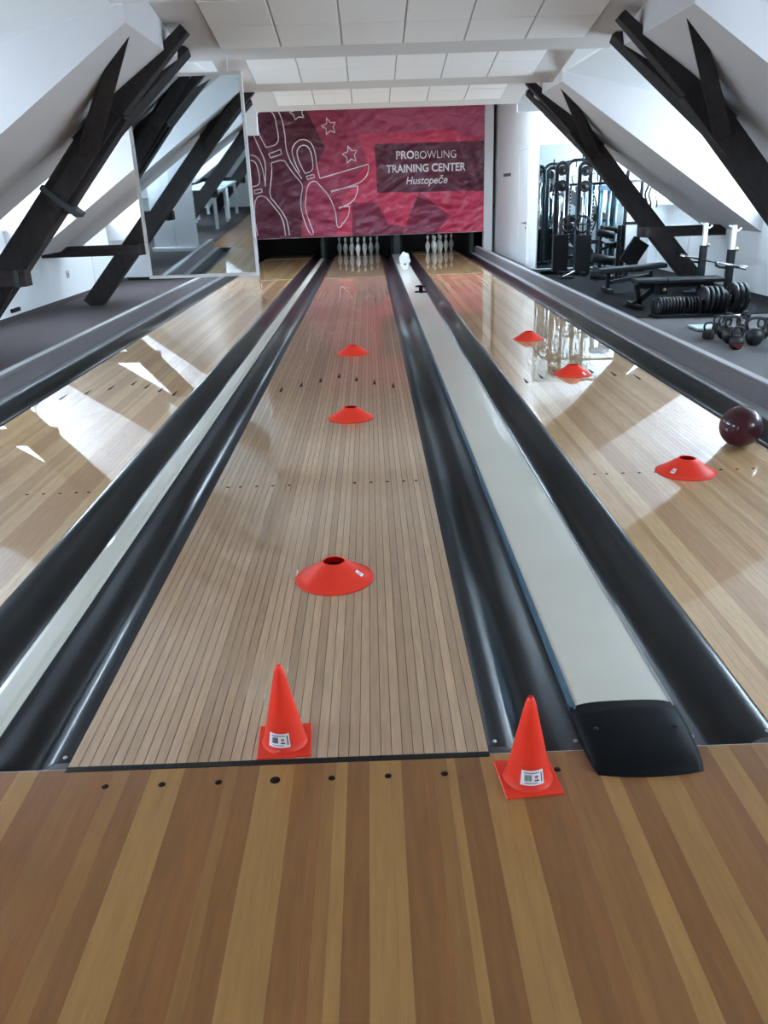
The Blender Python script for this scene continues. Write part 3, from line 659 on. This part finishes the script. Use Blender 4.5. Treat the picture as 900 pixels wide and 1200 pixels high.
def lettering(txt, x0, x1, z0, zh, bold=0, shear=0, name='lettering'):
    cu = bpy.data.curves.new('t', 'FONT'); cu.body = txt; cu.size = 1; cu.offset = bold; cu.shear = shear; cu.resolution_u = 4; cu.fill_mode = 'FRONT'
    to = bpy.data.objects.new('t', cu); COL.objects.link(to); dg = bpy.context.evaluated_depsgraph_get()
    me = bpy.data.meshes.new_from_object(to.evaluated_get(dg)); bpy.data.objects.remove(to)
    xs = [v.co.x for v in me.vertices]; a, b = min(xs), max(xs)
    bm = bmesh.new(); bm.from_mesh(me); bmesh.ops.subdivide_edges(bm, edges=[e for e in bm.edges if e.calc_length() > .25], cuts=2); bm.to_mesh(me); bm.free()
    cap = .73
    for v in me.vertices:
        x = x0+(v.co.x-a)/(b-a)*(x1-x0); z = z0+v.co.y/cap*zh; v.co = (x, wr(x, z)-.006, z)
    me.materials.clear(); me.materials.append(M_PINLINE)
    return rel(link(name, me), bt)
lettering('PRO', .925, 1.325, 2.03, .165, .022)
lettering('BOWLING', 1.345, 2.245, 2.02, .165, -.008)
lettering('TRAINING CENTER', .70, 2.46, 1.755, .165, .022)
lettering('Hustope\u010de', 1.135, 2.06, 1.505, .16, .014, .22)

# ------------------------------------------------------------------ hanging mirror and projector
MT = math.radians(2.2); MYB = 6.80
hm = thing('hanging_mirror', (-1.38, MYB, .60), 'tall aluminium framed mirror hanging above the left lane', 'mirror')
hm.rotation_euler = (MT, 0, 0)
hw, hh, t_ = .545, 1.80, .028
for nm, m, mt_ in (('mirror_glass', MB().box(-hw+.02, hw-.02, -.004, .006, .02, hh-.02), M_MIRROR),
    ('frame_rail', MB().cbox(-hw, -hw+t_, -.02, .02, 0, hh), M_ALU), ('frame_rail', MB().cbox(hw-t_, hw, -.02, .02, 0, hh), M_ALU),
    ('frame_rail', MB().cbox(-hw+t_, hw-t_, -.02, .02, 0, t_), M_ALU), ('frame_rail', MB().cbox(-hw+t_, hw-t_, -.02, .02, hh-t_, hh), M_ALU),
    ('back_panel', MB().box(-hw+.01, hw-.01, .006, .018, .01, hh-.01), M_ALU)):
    m.build(nm, mt_, hm)
for sx in (-.02, .42):
    MB().bar((sx, 0, hh-.01), (sx, .03, hh+.24), .02, .012).build('hanger', M_ALU, hm)
for sz in (.35, 1.2):
    for sx in (-hw+.014, hw-.014): MB().lathe([(0, 0), (.008, 0), (.006, -.004), (0, -.004)], 10, (sx, -.02, sz), 'y').build('screw', M_STRIP, hm)

# ------------------------------------------------------------------ cones
def cone_r(z): return .0565-(.0565-.0095)*(z/.225)
def curved_patch(x0a, x1a, z0, z1, rf, off, n=8, c=(0, 0)):
    m = MB(); vs = []
    for j in range(3):
        z = z0+(z1-z0)*j/2
        for i in range(n+1):
            a = x0a+(x1a-x0a)*i/n; r = rf(z)+off; vs.append((c[0]+r*math.sin(a), c[1]-r*math.cos(a), z))
    w_ = n+1
    m.add(vs, [(j*w_+i, j*w_+i+1, (j+1)*w_+i+1, (j+1)*w_+i) for j in range(2) for i in range(n)], True); return m
def price_label(root, a0, z0, rf, wa, hz, thin=.0):
    p = curved_patch(a0-wa/2, a0+wa/2, z0, z0+hz, rf, .0006).build('price_label', M_PAPER, root)
    plabel(p, 'white printed barcode label')
    n = 7
    for i in range(n):
        a = a0-wa*.34+i*wa*.045
        curved_patch(a, a+wa*.026, z0+hz*.30, z0+hz*.72, rf, .0010, 1).build('barcode_bar', M_INK, p)
    curved_patch(a0-wa*.38, a0+wa*.30, z0+hz*.80, z0+hz*.88, rf, .0010, 6).build('print_line', M_INKG, p)
    curved_patch(a0-wa*.30, a0+wa*.22, z0+hz*.12, z0+hz*.18, rf, .0010, 6).build('print_line', M_INKG, p)
    curved_patch(a0+wa*.10, a0+wa*.24, z0+hz*.46, z0+hz*.66, rf, .0010, 3).build('print_mark', M_INKR, p)
    curved_patch(a0+wa*.08, a0+wa*.28, z0+hz*.28, z0+hz*.38, rf, .0010, 3).build('print_line', M_INK, p)
    curved_patch(a0+wa*.37, a0+wa*.42, z0+hz*.18, z0+hz*.86, rf, .0010, 1).build('print_bar', M_INK, p)
def tall_cone(x, y, rz, lab, la):
    t = thing('traffic_cone', (x, y, 0), lab, 'cone', 'tall marker cones near the foul line', rz)
    b = .068; m = MB()
    m.cbox(-b, b, -b, b, .0, .0045, .0015)
    m.build('base_plate', M_ORANGE, t)
    pr = [(.059, .0045), (.0575, .006)]+[(cone_r(z), z) for z in [.010+.004*0+.2*i/10 for i in range(11)]]+[(.0085, .222), (.006, .228), (.0045, .2285), (.0045, .222)]
    MB().lathe(pr, 36).build('cone_body', M_ORANGE, t)
    price_label(t, la, .020, cone_r, 1.12, .036)
    return t
tall_cone(.010, .080, .05, 'tall orange cone with barcode label standing just behind the foul line on the centre lane', -.22)
tall_cone(.606, -.095, .09, 'tall orange cone with barcode label standing on the approach by the end cap', -.06)
dr_ = lambda z: .143-(.143-.040)*(z/.070)**.95
def disc_cone(x, y, lab, la=None, lz=.025, tilt=0):
    t = thing('disc_cone', (x, y, 0), lab, 'cone', 'flat disc cones on the lanes')
    t.rotation_euler = (0, 0, tilt)
    pr = [(.1435, 0), (.1445, .003), (.142, .0045)]+[(dr_(z), z) for z in [.006+.062*i/6 for i in range(7)]]+[(.0405, .0705), (.038, .0705), (.038, .067)]
    inn = [(dr_(z)-.003, z-.001) for z in [.066-.062*i/6 for i in range(7)]]+[(.139, .0)]
    MB().lathe(pr+inn+[(.1435, 0)], 48).build('disc_body', M_ORANGE, t)
    if la is not None:
        wa = .20; 
        p = curved_patch(la-wa/2, la+wa/2, lz, lz+.017, dr_, .0008, 6).build('price_label', M_PAPER, t); plabel(p, 'small white label')
        for i in range(4): curved_patch(la-wa*.3+i*.03, la-wa*.3+i*.03+.015, lz+.005, lz+.011, dr_, .0012, 1).build('barcode_bar', M_INK, p)
    return t
disc_cone(.102, 1.04, 'nearest orange disc cone on the centre lane with a small label on its right', 1.25, .022)
disc_cone(.118, 3.36, 'middle orange disc cone of the three on the centre lane, near the arrows')
disc_cone(.092, 5.63, 'farthest orange disc cone on the centre lane beyond the arrows')
disc_cone(1.78, 2.09, 'nearest orange disc cone on the right lane beside the maroon ball', -.95, .018)
disc_cone(1.772, 4.43, 'middle orange disc cone on the right lane with a white label facing us', .62, .012)
disc_cone(1.736, 6.05, 'farthest orange disc cone on the right lane')
# ball
bl = thing('bowling_ball', (2.198, 2.47, 0), 'glossy maroon bowling ball rolling at the right edge of the right lane', 'ball')
n1 = 24; m = MB(); m.lathe([(.108*math.sin(PI*i/n1), -.108*math.cos(PI*i/n1)) for i in range(n1+1)], 40, (0, 0, .109)); m.build('ball_shell', M_BALL, bl)
for i, (a, e) in enumerate(((.9, 1.0), (1.15, .85), (1.2, 1.15))):
    d = Vector((math.cos(a)*math.cos(e), math.sin(a)*math.cos(e), math.sin(e))); p = Vector((0, 0, .109))+d*.1075
    m = MB(); m.tube([p, p+d*.0012], .013, 14); m.build('finger_hole', M_BLACK, bl)
d = Vector((-.55, -.6, .55)).normalized(); 
# ------------------------------------------------------------------ gym equipment
def curve_pts(f, n): return [f(i/n) for i in range(n+1)]
def arc(c, r, a0, a1, n, plane='xz'):
    o = []
    for i in range(n+1):
        a = a0+(a1-a0)*i/n
        if plane == 'xz': o.append((c[0]+r*math.cos(a), c[1], c[2]+r*math.sin(a)))
        elif plane == 'yz': o.append((c[0], c[1]+r*math.cos(a), c[2]+r*math.sin(a)))
        else: o.append((c[0]+r*math.cos(a), c[1]+r*math.sin(a), c[2]))
    return o
FZ = .006
# cable machine: two towers joined by curved pull-up bars
def tower(root, x, y, h):
    for dx in (-.085, .085):
        rel(MB().bar((x+dx, y, FZ), (x+dx, y, h), .055, .055, (0, 1, 0), c=.006).build('upright', M_FRAME), root)
    for dx in (-.035, .035):
        rel(MB().tube([(x+dx, y-.06, .08), (x+dx, y-.06, h-.12)], .012, 8).build('guide_rod', M_CHROME), root)
    st = MB().cbox(x-.12, x+.12, y-.13, y-.035, .05, .62, .004); rel(st.build('weight_stack', M_IRONB), root)
    for k in range(9): rel(MB().box(x-.122, x+.122, y-.133, y-.03, .09+k*.056, .094+k*.056).build('stack_gap', M_BLACK), root)
    sc = MB().box(x+.125, x+.145, y-.05, y-.045, .4, h-.25); s_ = rel(sc.build('scale_strip', M_FRAME), root)
    for k in range(16): 
        z = .45+k*(h-.75)/16; rel(MB().box(x+.127, x+.143, y-.053, y-.049, z, z+.022).build('scale_mark', M_PAPER), s_)
    rel(MB().tube(arc((x, y, h-.02), .085, 0, PI, 12), .03, 8).build('top_arch', M_FRAME), root)
    for zz, rr_ in ((h-.05, .075), (h-.27, .085)):
        w_ = MB(); w_.lathe([(0, 0), (rr_*.3, 0), (rr_*.3, .008), (rr_*.8, .004), (rr_, 0), (rr_, .025), (rr_*.8, .022), (0, .02)], 20, (x-.02, y-.12, zz), 'y'); rel(w_.build('pulley', M_IRONB), root)
    rel(MB().tube([(x-.02, y-.1, h-.05), (x-.02, y-.1, .62)], .004, 6).build('cable', M_BLACK), root)
    rel(MB().bar((x-.3, y, FZ+.03), (x+.2, y, FZ+.03), .07, .06, (0, 0, 1), c=.006).build('base_foot', M_FRAME), root)
    rel(MB().bar((x, y-.28, FZ+.03), (x, y+.2, FZ+.03), .07, .06, (0, 0, 1), c=.006).build('base_foot', M_FRAME), root)
cm = thing('cable_machine', (3.75, 12.3, 0), 'tall black twin tower cable machine with curved pull-up bar before the wall mirror', 'gym machine')
tower(cm, 3.35, 12.2, 1.62); tower(cm, 3.64, 11.9, 1.60)
rel(MB().tube([(3.36, 12.2, 1.60)]+arc((3.56, 12.2, 1.60), .12, PI, PI*.55, 5)+[(3.72, 12.2, 1.72), (3.95, 12.15, 1.76), (4.15, 12.1, 1.78), (4.4, 12.1, 1.80)], .024, 10).build('pullup_bar', M_FRAME), cm)
rel(MB().tube([(3.64, 11.9, 1.36), (4.86, 12.0, 1.39)], .022, 10).build('cross_beam', M_FRAME), cm)
rel(MB().tube([(3.0+.18, 12.1, 1.22), (3.36, 12.1, 1.23)], .014, 8).build('side_arm', M_FRAME), cm)
rel(MB().tube([(3.19, 12.1, 1.22), (3.22, 12.1, 1.40), (3.30, 12.1, 1.42)], .012, 8).build('side_arm', M_FRAME), cm)
rel(MB().tube([(3.72, 11.88, 1.40), (3.72, 11.8, 1.56), (3.80, 11.8, 1.56), (3.81, 11.8, 1.40)], .012, 8).build('hand_grip', M_FRAME), cm)
for xx in (3.62, 4.02): rel(MB().tube([(xx+.01, 12.05, 1.66), (xx+.01, 12.05, 1.80)], .012, 8).build('pull_grip', M_FRAME), cm)
rel(MB().bar((3.64, 12.0, .50), (4.15, 12.0, .50), .05, .06, (0, 0, 1)).build('lower_beam', M_FRAME), cm)
for k, (x0, y0) in enumerate(((3.42, 12.0), (3.60, 11.85))):
    m = MB(); m.tube(arc((x0, y0-.12, .78), .12, 0, 2*PI, 20)[:-1], .018, 8, closed=True); m.tube([(x0-.1, y0-.12, .78), (x0+.1, y0-.12, .78)], .012, 6); m.tube([(x0, y0-.12, .68), (x0, y0-.12, .88)], .012, 6)
    rel(m.build('hand_wheel', M_IRONB), cm)
# rowing style lat machine with blue columns
lm = thing('lat_machine', (4.15, 12.3, 0), 'tall blue-grey columned lat pull machine right of the twin tower cable machine', 'gym machine')
for dx in (0, .12, .24):
    rel(MB().tube([(4.02+dx, 12.3, FZ), (4.02+dx, 12.3, 1.30)], .028, 10).build('column', M_STEELB), lm)
rel(MB().cbox(3.98, 4.30, 12.26, 12.40, 1.26, 1.34, .008).build('top_housing', M_STEELB), lm)
rel(MB().tube(curve_pts(lambda t: (4.30+.10*math.sin(t*PI), 12.25, 1.25-.75*t), 12), .014, 8).build('hose', M_FRAME), lm)
rel(MB().cbox(3.98, 4.32, 12.15, 12.45, FZ, .10, .01).build('base_foot', M_FRAME), lm)
for dx in (.02, .09): rel(MB().tube([(4.0-dx*2, 12.2, 1.35), (3.98-dx*2, 12.12, 1.50), (4.04-dx*2, 12.1, 1.52)], .010, 8).build('hand_grip', M_FRAME), lm)
# rack on the right with hanging straps
rk = thing('storage_rack', (4.62, 12.2, 0), 'tall narrow black rack with hanging straps by the right timber strut', 'rack')
for x0 in (4.42, 4.66):
    rel(MB().bar((x0, 12.3, FZ), (x0, 12.3, 1.52), .05, .05, (0, 1, 0), c=.005).build('upright', M_FRAME), rk)
rel(MB().tube(arc((4.54, 12.3, 1.50), .12, 0, PI, 12), .025, 8).build('top_arch', M_FRAME), rk)
rel(MB().tube([(4.40, 12.26, 1.38), (4.9, 12.2, 1.38)], .015, 8).build('hook_bar', M_FRAME), rk)
for i, x0 in enumerate((4.70, 4.76, 4.86)):
    m = MB(); m.tube(curve_pts(lambda t: (x0+.02*math.sin(t*9), 12.2-.03, 1.40-.42*t), 14), .02-.004*i, 8); rel(m.build('strap', M_VINYL), rk)
rel(MB().bar((4.40, 12.2, FZ+.03), (4.72, 12.2, FZ+.03), .3, .05, (0, 0, 1), c=.006).build('base_foot', M_FRAME), rk)
rel(MB().bar((4.42, 12.3, .75), (4.66, 12.3, .75), .05, .05, (0, 0, 1)).build('shelf_bar', M_FRAME), rk)
# leg machine with foam rollers
lg = thing('leg_machine', (3.78, 10.9, 0), 'black leg curl machine with four padded foam rollers and leaning back pad', 'gym machine')
def roller(x0, x1, y, z, r, root, dz=0):
    d = (x1-x0)
    m = MB(); m.tube([(x0, y, z), (x0+.01, y, z), (x1-.01, y, z+dz), (x1, y, z+dz)], [r*.8, r, r, r*.8], 16); rel(m.build('foam_roller', M_VINYL), root)
roller(3.60, 3.86, 10.9, .690, .052, lg, -.04); roller(3.54, 3.86, 10.85, .34, .066, lg, -.05)
roller(3.74, 4.02, 11.05, .73, .045, lg, -.03); roller(3.76, 3.98, 11.0, .52, .045, lg, -.03)
for x0, y0 in ((3.70, 11.0), (3.95, 10.95), (4.02, 11.0)):
    rel(MB().bar((x0, y0, FZ), (x0, y0, .78), .05, .05, (0, 1, 0), c=.005).build('upright', M_FRAME), lg)
rel(MB().bar((3.62, 11.0, .035), (4.35, 11.0, .035), .06, .06, (0, 0, 1), c=.006).build('base_foot', M_FRAME), lg)
rel(MB().bar((3.70, 10.98, .60), (4.02, 11.0, .45), .05, .05, (0, 0, 1)).build('link_arm', M_CHROME), lg)
rel(MB().bar((3.70, 10.95, .45), (4.00, 11.0, .56), .04, .04, (0, 0, 1)).build('link_arm', M_FRAME), lg)
rel(MB().bar((4.06, 10.85, .24), (4.26, 10.85, .56), .26, .07, (0, 1, 0), c=.012).build('back_pad', M_VINYL), lg)
rel(MB().bar((4.10, 11.0, .03), (4.14, 11.0, .40), .05, .05, (0, 1, 0)).build('pad_post', M_FRAME), lg)
# long flat bench with leg roller
def bench(root, x0, x1, y, z, split, slope=0, wd=.26, ht=.055):
    xs = [x0]+split+[x1]
    for a, b in zip(xs[:-1], xs[1:]):
        m = MB(); za = z+slope*(a-x0); zb = z+slope*(b-x0)
        m.bar((a+.006, y, za), (b-.006, y, zb), wd, ht, (0, 0, 1), c=.014); rel(m.build('pad', M_VINYL), root)
b2 = thing('weight_bench', (3.7, 9.5, 0), 'long black padded bench with foam rollers standing behind the adjustable bench', 'bench')
bench(b2, 3.30, 4.16, 9.5, .275, [3.72], .06)
roller(3.16, 3.34, 9.45, .23, .055, b2); 
for x0 in (3.42, 3.98):
    rel(MB().bar((x0, 9.5, .03), (x0, 9.5, .26), .05, .05, (0, 1, 0)).build('leg', M_FRAME), b2)
    rel(MB().bar((x0, 9.28, .03), (x0, 9.72, .03), .05, .045, (0, 0, 1), c=.006).build('foot_bar', M_FRAME), b2)
rel(MB().bar((3.42, 9.5, .12), (3.98, 9.5, .20), .05, .05, (0, 0, 1)).build('spine', M_FRAME), b2)
# adjustable bench
b1 = thing('adjustable_bench', (3.75, 7.9, 0), 'black adjustable bench with split pads standing behind the weight plates', 'bench')
bench(b1, 3.27, 4.26, 7.9, .295, [3.62])
rel(MB().bar((3.32, 7.9, .24), (4.18, 7.9, .25), .05, .05, (0, 0, 1)).build('spine', M_FRAME), b1)
rel(MB().bar((3.28, 7.9, .03), (3.55, 7.9, .25), .06, .05, (0, 1, 0)).build('leg', M_FRAME), b1)
rel(MB().bar((3.35, 7.9, .03), (3.30, 7.9, .26), .05, .05, (0, 1, 0)).build('leg', M_FRAME), b1)
rel(MB().bar((4.10, 7.9, .03), (4.02, 7.9, .25), .06, .05, (0, 1, 0)).build('leg', M_FRAME), b1)
rel(MB().cbox(3.50, 3.64, 7.84, 7.96, .15, .27, .008).build('adjust_bracket', M_FRAME), b1)
for x0 in (3.30, 4.10): rel(MB().bar((x0, 7.66, .03), (x0, 8.14, .03), .05, .045, (0, 0, 1), c=.006).build('foot_bar', M_FRAME), b1)
rel(MB().lathe([(0, 0), (.016, 0), (.02, -.02), (.012, -.03), (0, -.03)], 12, (3.60, 7.835, .20), 'y').build('adjust_knob', mat('brass_knob', (.6, .45, .2, 1), .3, 1)), b1)
rel(MB().lathe([(0, 0), (.016, 0), (.016, -.02), (0, -.022)], 12, (4.03, 7.835, .23), 'y').build('adjust_knob', mat('brass_knob', (.6, .45, .2, 1), .3, 1)), b1)
# squat stands and barbell
for yy, lab in ((8.85, 'far black and steel squat stand upright holding the barbell'), (8.02, 'near black and steel squat stand upright holding the barbell')):
    s_ = thing('squat_stand', (4.42, yy, 0), lab, 'stand', 'pair of squat stands', 0)
    X = 4.40
    rel(MB().bar((X, yy, .05), (X, yy, .60), .075, .075, (0, 1, 0), c=.006).build('lower_post', M_FRAME), s_)
    rel(MB().bar((X, yy, .60), (X, yy, .86), .05, .05, (0, 1, 0), c=.004).build('upper_post', M_ALU), s_)
    rel(MB().bar((X-.20, yy, .03), (X+.28, yy, .03), .07, .05, (0, 0, 1), c=.006).build('foot_bar', M_FRAME), s_)
    rel(MB().bar((X, yy-.22, .032), (X, yy+.22, .032), .07, .05, (0, 0, 1), c=.006).build('foot_bar', M_FRAME), s_)
    rel(MB().tube([(X-.03, yy, .40), (X-.12, yy, .41), (X-.16, yy, .43), (X-.165, yy, .47)], .014, 8).build('bar_hook', M_FRAME), s_)
    rel(MB().tube([(X-.06, yy, .86), (X+.05, yy, .80), (X+.08, yy, .83)], .012, 8).build('top_hook', M_ALU), s_)
    rel(MB().lathe([(0, 0), (.02, 0), (.024, .03), (0, .035)], 12, (X+.04, yy, .60), 'x').build('clamp_knob', mat('brass_knob', (.6, .45, .2, 1), .3, 1)), s_)
bb = thing('barbell', (4.27, 8.4, .44), 'thin steel barbell without plates resting on the two squat stands', 'barbell')
rel(MB().tube([(4.285, 7.62, .455), (4.285, 9.10, .455)], .012, 10).build('shaft', M_CHROME), bb)
for a, b in ((7.28, 7.62), (9.10, 9.40)):
    rel(MB().tube([(4.285, a, .455), (4.285, b, .455)], .023, 12).build('sleeve', M_CHROME), bb)
# plate rack with plates
pr_ = thing('plate_rack', (3.73, 7.1, 0), 'low black floor rack holding a row of weight plates', 'rack')
m = MB(); m.bar((3.25, 7.03, .02), (4.23, 7.03, .02), .03, .03, c=.004); m.bar((3.25, 7.17, .02), (4.23, 7.17, .02), .03, .03, c=.004); rel(m.build('base_rail', M_FRAME), pr_)
for x0 in (3.25, 3.74, 4.23): rel(MB().bar((x0, 7.03, .02), (x0, 7.17, .02), .03, .03).build('cross_rail', M_FRAME), pr_)
for x0 in (3.26, 3.73):
    for yy in (7.05, 7.15): rel(MB().bar((x0, yy, .03), (x0, yy, .18), .02, .02, (0, 1, 0)).build('divider_post', M_FRAME), pr_)
def plate(x, r, th, lab, grp):
    t = thing('weight_plate', (x, 7.10, .037), lab, 'weight plate', grp)
    MB().lathe([(.018, -th/2), (r*.38, -th/2), (r*.42, -th*.32), (r*.80, -th*.32), (r*.86, -th/2), (r*.97, -th/2), (r, -th*.35), (r, th*.35), (r*.97, th/2), (r*.86, th/2), (r*.8, th*.32), (r*.42, th*.32), (r*.38, th/2), (.018, th/2), (.018, -th/2)], 32, (0, 0, r), 'x').build('disc', M_IRONB, t)
    MB().lathe([(.017, -th*.55), (.026, -th*.55), (.026, th*.55), (.017, th*.55), (.017, -th*.55)], 16, (0, 0, r), 'x').build('steel_bush', M_CHROME, t)
ORD = ['leftmost', 'second', 'third', 'fourth', 'fifth', 'sixth', 'seventh', 'eighth']
for i in range(8): plate(3.305+i*.034, .086, .024, ORD[i]+(' ' if i == 0 else ' from left ')+'of the eight small black plates on the rack', 'small plates on the left of the rack')
for i in range(4): plate(3.60+i*.034, .082, .014, ORD[i]+(' ' if i == 0 else ' from left ')+'of the four thin dark plates in the middle of the rack', 'thin plates in the middle of the rack')
for i in range(5): plate(3.775+i*.052, .135-(.02 if i == 4 else 0), .034, ORD[i]+(' ' if i == 0 else ' from left ')+'of the five large black plates in the middle of the rack', 'large plates in the middle of the rack')
for i in range(3): plate(4.075+i*.052, .15, .040, ORD[i]+(' ' if i == 0 else ' from left ')+'of the three largest black plates at the rack end', 'largest plates on the right of the rack')
# kettlebells
def kettlebell(x, y, r, lab, hw_=.8, rz=0, red=False, hhex=False):
    t = thing('kettlebell', (x, y, 0), lab, 'kettlebell', 'kettlebells on the grey carpet', rz)
    if hhex: MB().lathe([(0, 0), (r*.8, 0), (r, r*.35), (r, r*1.1), (r*.7, r*1.55), (0, r*1.6)], 8, smooth=False).build('bell', M_IRONB, t)
    else: MB().lathe([(0, 0), (r*.45, 0), (r*.66, r*.2), (r*.88, r*.5), (r, r*.95), (r*.97, r*1.25), (r*.8, r*1.6), (r*.5, r*1.85), (0, r*1.95)], 24).build('bell', M_IRONB, t)
    top = r*1.95 if not hhex else r*1.6; a = r*hw_
    pts = [(-a*.75, 0, top-r*.25), (-a, 0, top+r*.3), (-a*.92, 0, top+r*.75), (-a*.5, 0, top+r*1.0), (0, 0, top+r*1.04), (a*.5, 0, top+r*1.0), (a*.92, 0, top+r*.75), (a, 0, top+r*.3), (a*.75, 0, top-r*.25)]
    P3 = [Vector(p) for p in pts]; q = [P3[0]]
    for p, n in zip(P3[:-1], P3[1:]): q += [p*.75+n*.25, p*.25+n*.75]
    q.append(P3[-1]); MB().tube(q, r*.17, 10).build('handle', M_IRONB, t)
    if red:
        m = MB(); rf = lambda z: r*.965+.002
        curved_patch(-1.0, .7, r*.45, r*.85, lambda z: r*(.86+.13*(z/r-.45)/.4), .0015, 10).build('red_band', mat('red_vinyl_band', (.22, .02, .02, 1), .45), t)
        curved_patch(-.35, .15, r*.28, r*.42, lambda z: r*(.72+.14*(z/r-.28)/.14), .002, 5).build('yellow_mark', mat('yellow_mark', (.5, .4, .2, 1), .5), t)
    return t
kettlebell(3.325, 5.18, .062, 'nearest kettlebell, round black with a dull red band', red=True)
kettlebell(3.545, 5.34, .078, 'large round black kettlebell right of the red banded one', 1.05)
kettlebell(3.395, 5.46, .078, 'black kettlebell standing behind the red banded one', .85, .1)
kettlebell(3.30, 5.72, .055, 'small faceted black kettlebell at the left of the cluster beside the pale mat', .8, 0, False, True)
kettlebell(3.44, 5.72, .066, 'black kettlebell in the back middle of the cluster', .85)
kettlebell(3.74, 5.62, .062, 'black kettlebell at the right edge of the view, second from the kerb', .8)
kettlebell(3.60, 5.00, .060, 'black kettlebell cut by the right edge of the view, nearest to the kerb corner', .8)
kettlebell(3.49, 5.98, .055, 'rear small black kettlebell in front of the plate rack', .8)
kettlebell(3.66, 5.88, .055, 'rear right black kettlebell below the large plates', .8)
db = thing('dumbbell', (4.0, 6.75, 0), 'short black dumbbell lying in front of the largest plates', 'dumbbell', None, .2)
MB().tube([(-.08, 0, .045), (.08, 0, .045)], .014, 10).build('grip', M_CHROME, db)
for s_ in (-1, 1): MB().lathe([(0, -.03), (.04, -.03), (.045, -.02), (.045, .02), (.04, .03), (0, .03)], 6, (s_*.10, 0, .045), 'x', smooth=False).build('weight_head', M_IRONB, db)
mt = thing('step_pad', (3.46, 6.25, 0), 'thin pale blue pad lying on the grey carpet beside the kettlebells', 'pad')
MB().cbox(-.105, .155, -.13, .13, .008, .030, .004).build('pad_top', M_PALE, mt); MB().cbox(-.095, .145, -.12, .12, 0, .008, .001).build('pad_base', M_IRONB, mt)
kt = thing('foot_clamp', (3.30, 11.35, FZ), 'small chrome and black foot pedal on the rubber floor below the cable machine', 'clamp')
MB().bar((-.10, -.1, .04), (.12, .06, .10), .05, .03, c=.004).build('pedal', M_CHROME, kt); MB().cbox(-.1, .1, -.08, .08, 0, .04, .004).build('pedal_base', M_IRONB, kt)

# ------------------------------------------------------------------ things behind the camera that the hanging mirror shows
ru = thing('banner_stand', (-3.1, .2, 0), 'tall white roll-up banner stand on the carpet seen in the hanging mirror', 'banner', None, .15)
MB().cbox(-.42, .42, -.09, .09, 0, .06, .01).build('cassette', M_ALU, ru); MB().box(-.40, .40, -.006, .0, .06, 1.95).build('printed_sheet', M_PAPER, ru)
MB().tube([(0, .03, .05), (0, .03, 1.94)], .01, 8).build('support_pole', M_ALU, ru); MB().cbox(-.41, .41, -.012, .012, 1.94, 1.97, .003).build('top_bar', M_ALU, ru)
def table(x, y, lx, ly, lab):
    t = thing('table', (x, y, 0), lab, 'table')
    MB().cbox(-lx/2, lx/2, -ly/2, ly/2, .71, .74, .004).build('tabletop', M_PALE, t)
    for sx in (-1, 1):
        for sy in (-1, 1): MB().cbox(sx*(lx/2-.05)-.03, sx*(lx/2-.05)+.03, sy*(ly/2-.05)-.03, sy*(ly/2-.05)+.03, 0, .71, .004).build('leg', M_DOOR, t)
    MB().box(-lx/2+.08, lx/2-.08, -ly/2+.04, -ly/2+.06, .62, .71).build('apron', M_DOOR, t)
table(-3.25, -3.6, .8, 1.5, 'nearer white table seen in the hanging mirror'); table(-3.3, -5.5, .8, 1.4, 'farther white table seen in the hanging mirror')
sp = thing('speaker_case', (-2.0, -5.4, 0), 'black upright case with rounded top seen at the right of the hanging mirror', 'case')
m = MB(); pr = [(-.24, .03), (.24, .03), (.24, .8)]+[(.24*math.cos(a), .8+.2*math.sin(a)) for a in [PI*i/10 for i in range(1, 10)]]+[(-.24, .8)]
m.prism(pr, -.18, .18, 'y'); m.build('case_body', M_IRONB, sp); MB().tube([(-.08, -.19, .7), (-.06, -.22, .72), (.06, -.22, .72), (.08, -.19, .7)], .012, 8).build('carry_handle', M_BLACK, sp)
for s_ in (-1, 1): MB().lathe([(0, -.02), (.03, -.02), (.03, .02), (0, .02)], 12, (s_*.18, 0, .03), 'x').build('wheel', M_BLACK, sp)
